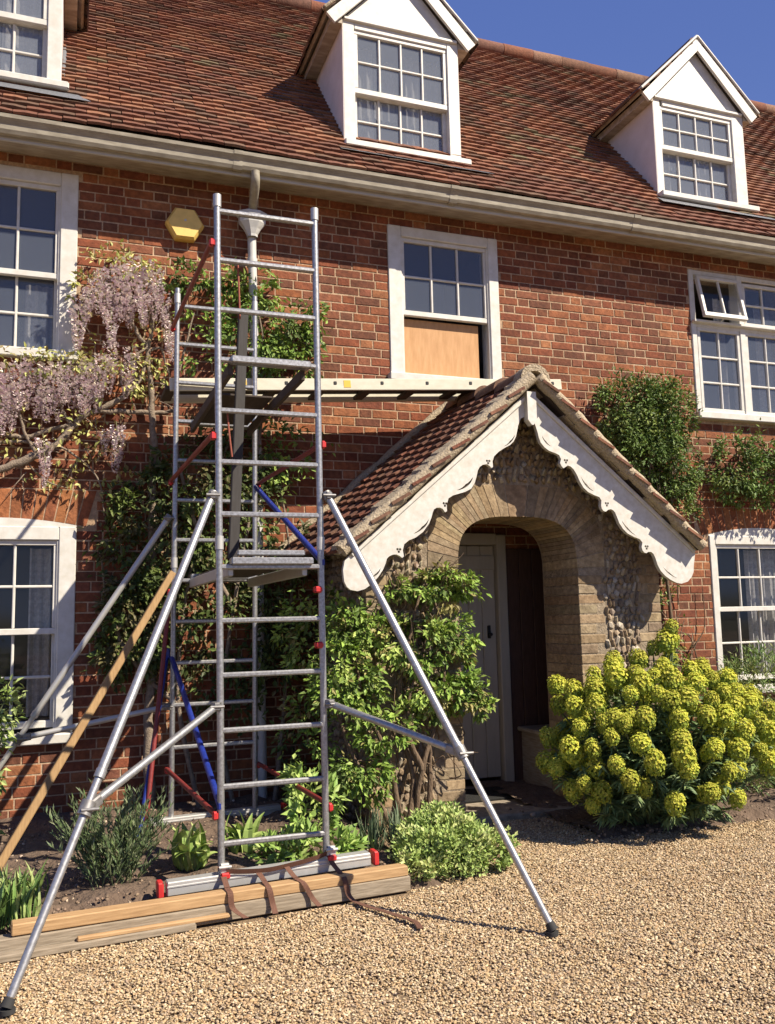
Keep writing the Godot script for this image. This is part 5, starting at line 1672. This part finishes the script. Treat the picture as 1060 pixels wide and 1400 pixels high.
func euphorbia() -> void:
	var e := thing("spurge_bush", "large rounded spurge bush covered in yellow-green flower heads, right of the porch", "shrub")
	# flower heads: dense knobs of tiny cupped bracts; five shapes
	var shapes := []
	for k in 5:
		var r := RandomNumberGenerator.new()
		r.seed = 500 + k
		var b := MB.new()
		var age := [1.0, 0.86, 1.1, 0.94, 0.78][k] as float
		for i in 400:
			var y := 1.0 - 1.8 * (i + 0.5) / 400.0
			var a := i * 2.39996 + r.randf() * 0.5
			var rad := sqrt(maxf(0.0, 1.0 - y * y))
			if y < 0: rad = lerpf(1.0, 0.72, -y)
			var d := Vector3(cos(a) * rad, y * 1.12, sin(a) * rad)
			var p := d * r.randf_range(0.72, 1.04)
			var o := (d + Vector3(0, 0.45, 0) + Vector3(r.randf_range(-1, 1), r.randf_range(-1, 1), r.randf_range(-1, 1)) * 0.35).normalized()
			var s := o.cross(Vector3(0.3, 1, 0.2)).normalized()
			var h := s.cross(o)
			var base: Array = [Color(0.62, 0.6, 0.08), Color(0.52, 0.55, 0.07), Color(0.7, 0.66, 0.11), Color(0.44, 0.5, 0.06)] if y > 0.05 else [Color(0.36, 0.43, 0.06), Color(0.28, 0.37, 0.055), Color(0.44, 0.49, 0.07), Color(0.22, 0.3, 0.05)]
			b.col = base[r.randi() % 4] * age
			var q := r.randf_range(0.1, 0.155)
			for j in 5:
				var a0 := TAU * j / 5
				var a1 := TAU * (j + 1) / 5
				b.tri(p, p + o * q * 0.35 + (s * cos(a0) + h * sin(a0)) * q, p + o * q * 0.35 + (s * cos(a1) + h * sin(a1)) * q)
			b.col = Color(0.36, 0.38, 0.05)
			b.tri(p + o * 0.06 + s * 0.05, p + o * 0.06 + h * 0.05, p + o * 0.06 - s * 0.05 - h * 0.03)
		b.col = Color(0.2, 0.26, 0.08)
		b.tube([Vector3(0, -1.3, 0), Vector3(0, 0.5, 0)], 0.09, 6)
		shapes.append(b.mesh())
	var heads := [[3.32, 0.87, 1.43], [3.39, 0.9, 1.58], [3.25, 0.78, 1.55], [3.33, 0.8, 1.68], [3.28, 0.77, 1.3], [3.21, 0.65, 1.66], [3.15, 0.56, 1.35], [3.15, 0.52, 1.64], [3.24, 0.53, 1.76], [3.32, 0.69, 1.78], [3.34, 0.61, 1.83], [3.38, 0.72, 1.81], [3.48, 0.57, 1.94], [3.55, 0.45, 1.98], [3.41, 0.34, 1.91], [3.34, 0.44, 1.87], [3.55, 0.72, 1.91], [3.53, 0.87, 1.79], [3.63, 0.93, 1.78], [3.75, 0.82, 1.92], [3.76, 0.71, 1.98], [3.73, 0.58, 2.02], [3.75, 0.41, 2.05], [3.68, 0.19, 1.99], [3.92, 0.24, 2.04], [4.15, 0.18, 2.02], [4.05, 0.37, 2.07], [3.96, 0.52, 2.06], [4.15, 0.5, 2.06], [4.37, 0.47, 2.01], [4.23, 0.61, 2.03], [3.95, 0.72, 2.01], [4.1, 0.71, 2.01], [4.21, 0.76, 1.97], [4.04, 0.81, 1.96], [4.37, 0.77, 1.92], [4.43, 0.65, 1.95], [4.54, 0.56, 1.93], [3.85, 1.01, 1.73], [3.79, 1.08, 1.53], [4.09, 1.19, 1.46], [4.13, 1.29, 1.48], [3.54, 0.97, 1.63], [3.48, 0.97, 1.45], [3.65, 0.99, 1.69], [3.74, 0.97, 1.77], [3.83, 0.94, 1.83], [4.0, 0.92, 1.87], [4.19, 0.86, 1.91], [4.15, 0.94, 1.84], [4.32, 0.85, 1.88], [3.13, 0.4, 1.35], [3.1, 0.38, 1.52], [3.73, 0.48, 2.04], [3.42, 0.69, 1.86], [3.69, 0.86, 1.87], [3.86, 0.83, 1.94], [4.5, 0.37, 1.96], [3.6, 1.02, 1.5], [3.95, 1.02, 1.6], [4.1, 1.0, 1.7], [4.25, 0.98, 1.65], [4.4, 0.93, 1.7], [4.55, 0.83, 1.75], [4.66, 0.7, 1.8], [4.72, 0.55, 1.75], [4.75, 0.75, 1.55], [4.6, 0.9, 1.5], [4.4, 1.0, 1.45], [4.2, 1.05, 1.35], [3.95, 1.06, 1.35], [3.75, 1.04, 1.3], [4.8, 0.45, 1.6], [4.68, 0.38, 1.85], [3.2, 0.3, 1.7], [3.3, 0.9, 1.25], [4.02, 1.14, 1.4], [4.18, 1.2, 1.42]]
	# more heads set a little deeper, which close the dome
	for i in 72:
		var a := rr(0, TAU)
		var h := rr(0.12, 0.97)
		var f := sqrt(maxf(0.0, 1.0 - pow(maxf(h - 0.3, 0.0) / 0.72, 2)))
		heads.append([4.0 + 0.8 * f * cos(a), h, 1.45 + 0.52 * f * sin(a)])
	for h in heads:
		h[0] = h[0] * 0.95; h[1] = h[1] * 0.95 + 0.07; h[2] = h[2] * 0.95 + 0.34
	var base := Vector3(3.79, 0.0, 1.69)
	var lx := []
	var lc := []
	var lt := [Color(0.1, 0.15, 0.06), Color(0.13, 0.19, 0.08), Color(0.07, 0.11, 0.045), Color(0.16, 0.21, 0.08)]
	for i in heads.size():
		var p := Vector3(heads[i][0], heads[i][1], heads[i][2])
		var out := (p - Vector3(3.79, 0.12, 1.69)).normalized()
		var up := (out * 0.55 + Vector3.UP).normalized()
		var s := rr(0.046, 0.074)
		var x := up.cross(Vector3(0.2, 0.1, 1)).normalized()
		put(e, "flower_head", shapes[i % 5], M.petal, Transform3D(Basis(x, up, x.cross(up)).rotated(up, rr(0, 6)).scaled_local(Vector3(s, s * rr(0.95, 1.25), s)), p))
		var ft := base + Vector3(out.x * 0.22, 0.02, out.z * 0.15)
		var mid := base.lerp(p, 0.6) + Vector3(0, -0.02, 0)
		stem(e, [ft, mid, p - up * 0.06], 0.007, 0.006, M.stem)
		# whorls of narrow leaves up the stem
		for k in 70:
			var u := rr(0.35, 0.97)
			var q := ft.lerp(mid, u / 0.6) if u < 0.6 else mid.lerp(p - up * 0.08, (u - 0.6) / 0.4)
			var a := rr(0, TAU)
			var side := (x * cos(a) + x.cross(up) * sin(a))
			lx.append(leaf_x(q, (side + up * 0.25).normalized(), rr(0.7, 1.15), 0.25, 0.25))
			lc.append(vary(lt[rng.randi() % 4], 0.25))
	scatter(e, "foliage", leaf_mesh(0.1, 0.019, 0.2, 0.2), M.leaf, lx, lc)

func wall_shrubs() -> void:
	var tn := [Color(0.085, 0.14, 0.03), Color(0.11, 0.17, 0.04), Color(0.06, 0.1, 0.025), Color(0.15, 0.19, 0.05), Color(0.05, 0.075, 0.022)]
	var s := thing("wall_shrub", "dense small-leaved evergreen trained on the wall right of the porch roof", "shrub")
	for i in 16:
		var x := rr(4.9, 5.4)
		stem(s, [Vector3(5.2 + rr(-0.1, 0.1), 1.9, 0.05), Vector3(x, 2.6, 0.1), Vector3(x + rr(-0.35, 0.3), 3.3, 0.14)], 0.011, 0.004, M.barkgrey)
	stem(s, [Vector3(5.2, 0.05, 0.08), Vector3(5.25, 1.0, 0.06), Vector3(5.2, 1.95, 0.06)], 0.022, 0.015, M.bark, "trunk")
	var lf := leaves([[Vector3(4.85, 3.2, 0.2), Vector3(0.4, 0.36, 0.17), 4200, 75], [Vector3(5.2, 3.2, 0.2), Vector3(0.36, 0.36, 0.18), 4000, 70], [Vector3(5.05, 2.75, 0.19), Vector3(0.46, 0.4, 0.16), 4200, 75], [Vector3(5.25, 2.35, 0.16), Vector3(0.28, 0.42, 0.13), 2300, 44], [Vector3(4.72, 2.95, 0.18), Vector3(0.22, 0.4, 0.14), 900, 24], [Vector3(5.48, 2.95, 0.14), Vector3(0.14, 0.4, 0.1), 420, 14]], tn, 0.75, 1.3, 0.19, 1.0, 0.1)
	scatter(s, "foliage", leaf_mesh(0.04, 0.017), M.leaf, lf[0], lf[1])
	s = thing("wall_shrub", "bushy evergreen trained on the wall above the right-hand ground-floor window", "shrub")
	stem(s, [Vector3(7.1, 0.05, 0.08), Vector3(7.12, 1.2, 0.06), Vector3(7.0, 2.3, 0.08), Vector3(6.5, 2.7, 0.12), Vector3(6.0, 2.75, 0.12)], 0.022, 0.007, M.bark, "trunk")
	lf = leaves([[Vector3(5.98, 2.78, 0.18), Vector3(0.28, 0.34, 0.15), 1500, 36], [Vector3(6.35, 2.75, 0.2), Vector3(0.3, 0.36, 0.17), 1500, 34], [Vector3(6.75, 2.8, 0.2), Vector3(0.3, 0.38, 0.17), 1300, 30], [Vector3(6.1, 2.5, 0.12), Vector3(0.3, 0.16, 0.1), 420, 16], [Vector3(7.1, 2.75, 0.18), Vector3(0.3, 0.35, 0.15), 900, 22]], tn, 0.8, 1.4, 0.19, 1.0, 0.15)
	scatter(s, "foliage", leaf_mesh(0.04, 0.018), M.leaf, lf[0], lf[1])
	# rounded bush behind the spurge, under the right-hand window
	s = thing("green_bush", "soft green bush under the right-hand window, behind the spurge", "shrub")
	for i in 14:
		var d := Vector3(rr(-0.4, 0.4), rr(0.5, 0.85), rr(-0.2, 0.25))
		stem(s, [Vector3(5.7, 0.03, 0.8), Vector3(5.7, 0.03, 0.8) + d * 0.6, Vector3(5.7, 0.03, 0.8) + d], 0.009, 0.004, M.bark)
	lf = leaves([[Vector3(5.5, 0.65, 0.85), Vector3(0.45, 0.4, 0.35), 3200, 60], [Vector3(5.95, 0.7, 0.75), Vector3(0.45, 0.45, 0.36), 3000, 55], [Vector3(5.2, 0.45, 1.1), Vector3(0.3, 0.38, 0.3), 1600, 34], [Vector3(6.4, 0.6, 0.7), Vector3(0.4, 0.4, 0.3), 1200, 24], [Vector3(5.05, 0.25, 1.45), Vector3(0.4, 0.28, 0.24), 1600, 30], [Vector3(5.6, 0.3, 1.3), Vector3(0.45, 0.32, 0.3), 1600, 30]], [Color(0.12, 0.18, 0.05), Color(0.17, 0.22, 0.07), Color(0.08, 0.13, 0.035), Color(0.2, 0.22, 0.09)], 0.7, 1.25, 0.2, 1.0, -0.4)
	scatter(s, "foliage", leaf_mesh(0.05, 0.012), M.leaf, lf[0], lf[1])

func blade(l: float, w: float, bend: float, fold := 0.25) -> ArrayMesh:
	# a broad arching leaf with a channelled midrib
	var m := MB.new()
	var n := 7
	var P := []
	for i in n + 1:
		var u := float(i) / n
		var a := bend * u
		var c := Vector3(0, l * (sin(a) / bend), -l * (1 - cos(a)) / bend)
		var hw := w * 0.5 * sin(PI * pow(u * 0.96 + 0.03, 0.8))
		var nn := Vector3(0, sin(a), cos(a))
		P.append([c + Vector3(-hw, 0, 0) + nn * hw * fold, c, c + Vector3(hw, 0, 0) + nn * hw * fold])
	for i in n:
		m.quad(P[i][0], P[i][1], P[i + 1][1], P[i + 1][0])
		m.quad(P[i][1], P[i][2], P[i + 1][2], P[i + 1][1])
	return m.mesh()

func bed_plants() -> void:
	# low mound at the foot of the porch's left pier
	var s := thing("green_mound", "low dense green mound of small leaves at the foot of the porch's left pier", "plant")
	for i in 18:
		var d := Vector3(rr(-0.28, 0.28), rr(0.1, 0.22), rr(-0.2, 0.25))
		stem(s, [Vector3(2.03, 0.01, 2.08), Vector3(2.03, 0.01, 2.08) + d * 0.6, Vector3(2.03, 0.01, 2.08) + d], 0.006, 0.003, M.stem)
	var lf := leaves([[Vector3(2.0, 0.13, 2.12), Vector3(0.28, 0.17, 0.24), 6000, 90], [Vector3(2.24, 0.1, 2.12), Vector3(0.16, 0.13, 0.2), 2400, 40], [Vector3(1.84, 0.1, 2.2), Vector3(0.14, 0.13, 0.16), 1800, 30], [Vector3(2.08, 0.18, 1.92), Vector3(0.22, 0.13, 0.18), 2400, 40]], [Color(0.24, 0.31, 0.09), Color(0.29, 0.36, 0.12), Color(0.19, 0.26, 0.075), Color(0.34, 0.37, 0.15)], 0.75, 1.25, 0.2, 1.0, -0.5)
	scatter(s, "foliage", leaf_mesh(0.027, 0.016), M.leaf, lf[0], lf[1])
	# dark grey-green spiky plant behind it
	s = thing("spiky_plant", "small dark grey-green plant with narrow leaves between the beam and the green mound", "plant")
	var bl := [blade(0.22, 0.016, 0.9), blade(0.17, 0.014, 1.3)]
	var xs := []
	var cs := []
	for k in 9:
		var c := Vector3(1.74 + rr(-0.16, 0.16), rr(0.03, 0.2), 1.85 + rr(-0.15, 0.12))
		for i in 26:
			var a := rr(0, TAU)
			xs.append(Transform3D(Basis(Vector3.UP, a) * Basis(Vector3.RIGHT, rr(0.1, 1.1)) , c).scaled_local(Vector3.ONE * rr(0.5, 1.0)))
			cs.append(vary([Color(0.09, 0.12, 0.07), Color(0.12, 0.15, 0.09), Color(0.06, 0.09, 0.05)][rng.randi() % 3], 0.2))
		stem(s, [Vector3(1.74, 0.0, 1.85), c], 0.006, 0.004, M.stem)
	scatter(s, "foliage", bl[0], M.leaf, xs, cs)
	# broad pale leaves inside the tower's foot: each leaf a part
	var bshape := [blade(0.28, 0.08, 2.1), blade(0.32, 0.07, 1.5), blade(0.24, 0.085, 2.5), blade(0.3, 0.055, 1.2)]
	var bt := [Color(0.26, 0.36, 0.1), Color(0.34, 0.43, 0.14), Color(0.19, 0.28, 0.07), Color(0.4, 0.46, 0.18)]
	for e in [["broad-leaved pale green plant behind the tower's left front post", Vector3(0.66, 0.09, 1.82), 34, 0.82], ["broad-leaved green plant between the tower's front posts", Vector3(0.98, 0.09, 1.68), 20, 0.78]]:
		s = thing("broad_leaved_plant", e[0], "plant")
		for i in e[2]:
			var a: float = i * 2.4 + rr(-0.3, 0.3)
			var tilt := lerpf(0.1, 0.8, float(i) / e[2]) + rr(-0.1, 0.1)
			var m := tinted(bshape[i % 4], bt[rng.randi() % 4])
			put(s, "leaf", m, M.leaf, Transform3D(Basis(Vector3.UP, a) * Basis(Vector3.RIGHT, tilt * 0.9), e[1] + Vector3(rr(-0.07, 0.07), 0, rr(-0.05, 0.05))).scaled_local(Vector3.ONE * e[3] * rr(0.8, 1.2)))
	# low leafy growth at the foot of the tower, right-hand side
	s = thing("low_leafy_plant", "low spread of fresh green leaves beside the tower's right front post", "plant")
	lf = leaves([[Vector3(1.14, 0.14, 1.9), Vector3(0.18, 0.09, 0.12), 300, 14], [Vector3(1.4, 0.3, 1.6), Vector3(0.16, 0.24, 0.2), 420, 12], [Vector3(1.35, 0.15, 1.95), Vector3(0.2, 0.1, 0.14), 260, 10]], [Color(0.2, 0.3, 0.07), Color(0.14, 0.22, 0.05), Color(0.26, 0.34, 0.1)], 0.8, 1.4, 0.24, 0.9, -0.3)
	scatter(s, "foliage", leaf_mesh(0.06, 0.026), M.leaf, lf[0], lf[1])
	# grey-green shrub of upright shoots
	s = thing("lavender_bush", "feathery grey-green bush in the bed beside the left outrigger", "shrub")
	xs = []
	cs = []
	for k in 130:
		var c := Vector3(0.27 + rr(-0.1, 0.1), 0.08, 1.95 + rr(-0.1, 0.1))
		var d := Vector3(rr(-0.26, 0.26), rr(0.22, 0.5), rr(-0.22, 0.2))
		if d.x * d.x + d.z * d.z > 0.06: d.y *= 0.8
		var mid := c + d * 0.5 + Vector3(0, 0.04, 0)
		if k < 30: stem(s, [c, mid, c + d], 0.003, 0.0015, M.stem)
		for i in 34:
			var u := rr(0.15, 1.0)
			var p := c.lerp(mid, u * 2) if u < 0.5 else mid.lerp(c + d, u * 2 - 1)
			xs.append(leaf_x(p, (d.normalized() + Vector3(rr(-1, 1), 0, rr(-1, 1)) * 0.7).normalized(), rr(0.6, 1.1), 0.3, -0.3))
			cs.append(vary([Color(0.09, 0.12, 0.06), Color(0.065, 0.095, 0.045), Color(0.13, 0.15, 0.08), Color(0.08, 0.12, 0.045)][rng.randi() % 4], 0.25))
	scatter(s, "foliage", leaf_mesh(0.05, 0.009, 0.1, 0.1), M.leaf, xs, cs)
	# strap-leaved clump at the left edge of the bed
	s = thing("grassy_clump", "grassy green clump of arching leaves at the left end of the timbers", "plant")
	xs = []
	cs = []
	for i in 330:
		var a := rr(0, TAU)
		xs.append(Transform3D(Basis(Vector3.UP, a) * Basis(Vector3.RIGHT, rr(0.05, 0.8)), Vector3(-0.3 + rr(-0.2, 0.22), 0.06, 2.2 + rr(-0.18, 0.17))).scaled_local(Vector3.ONE * rr(0.5, 1.05)))
		cs.append(vary([Color(0.11, 0.18, 0.045), Color(0.15, 0.21, 0.06), Color(0.075, 0.13, 0.035), Color(0.24, 0.29, 0.11)][rng.randi() % 4], 0.22))
	scatter(s, "foliage", blade(0.24, 0.02, 1.3), M.leaf, xs, cs)
	# leafy shoots in front of the left-hand window
	s = thing("leafy_rose", "leafy shoots rising in front of the left-hand ground-floor window", "shrub")
	for i in 7:
		stem(s, [Vector3(-0.48 + rr(-0.1, 0.05), 0.05, 0.9), Vector3(-0.45 + rr(-0.12, 0.08), 0.5, 0.85), Vector3(-0.42 + rr(-0.15, 0.12), rr(0.75, 1.05), 0.8 + rr(-0.1, 0.1))], 0.007, 0.003, M.stem)
	lf = leaves([[Vector3(-0.42, 0.85, 0.85), Vector3(0.17, 0.24, 0.16), 420, 16], [Vector3(-0.5, 0.5, 0.9), Vector3(0.2, 0.3, 0.2), 380, 14], [Vector3(-0.6, 0.9, 0.8), Vector3(0.25, 0.3, 0.2), 300, 12]], [Color(0.2, 0.27, 0.08), Color(0.14, 0.2, 0.05), Color(0.28, 0.34, 0.13)], 0.8, 1.3, 0.24, 0.9, 0.2)
	scatter(s, "foliage", leaf_mesh(0.05, 0.026), M.leaf, lf[0], lf[1])
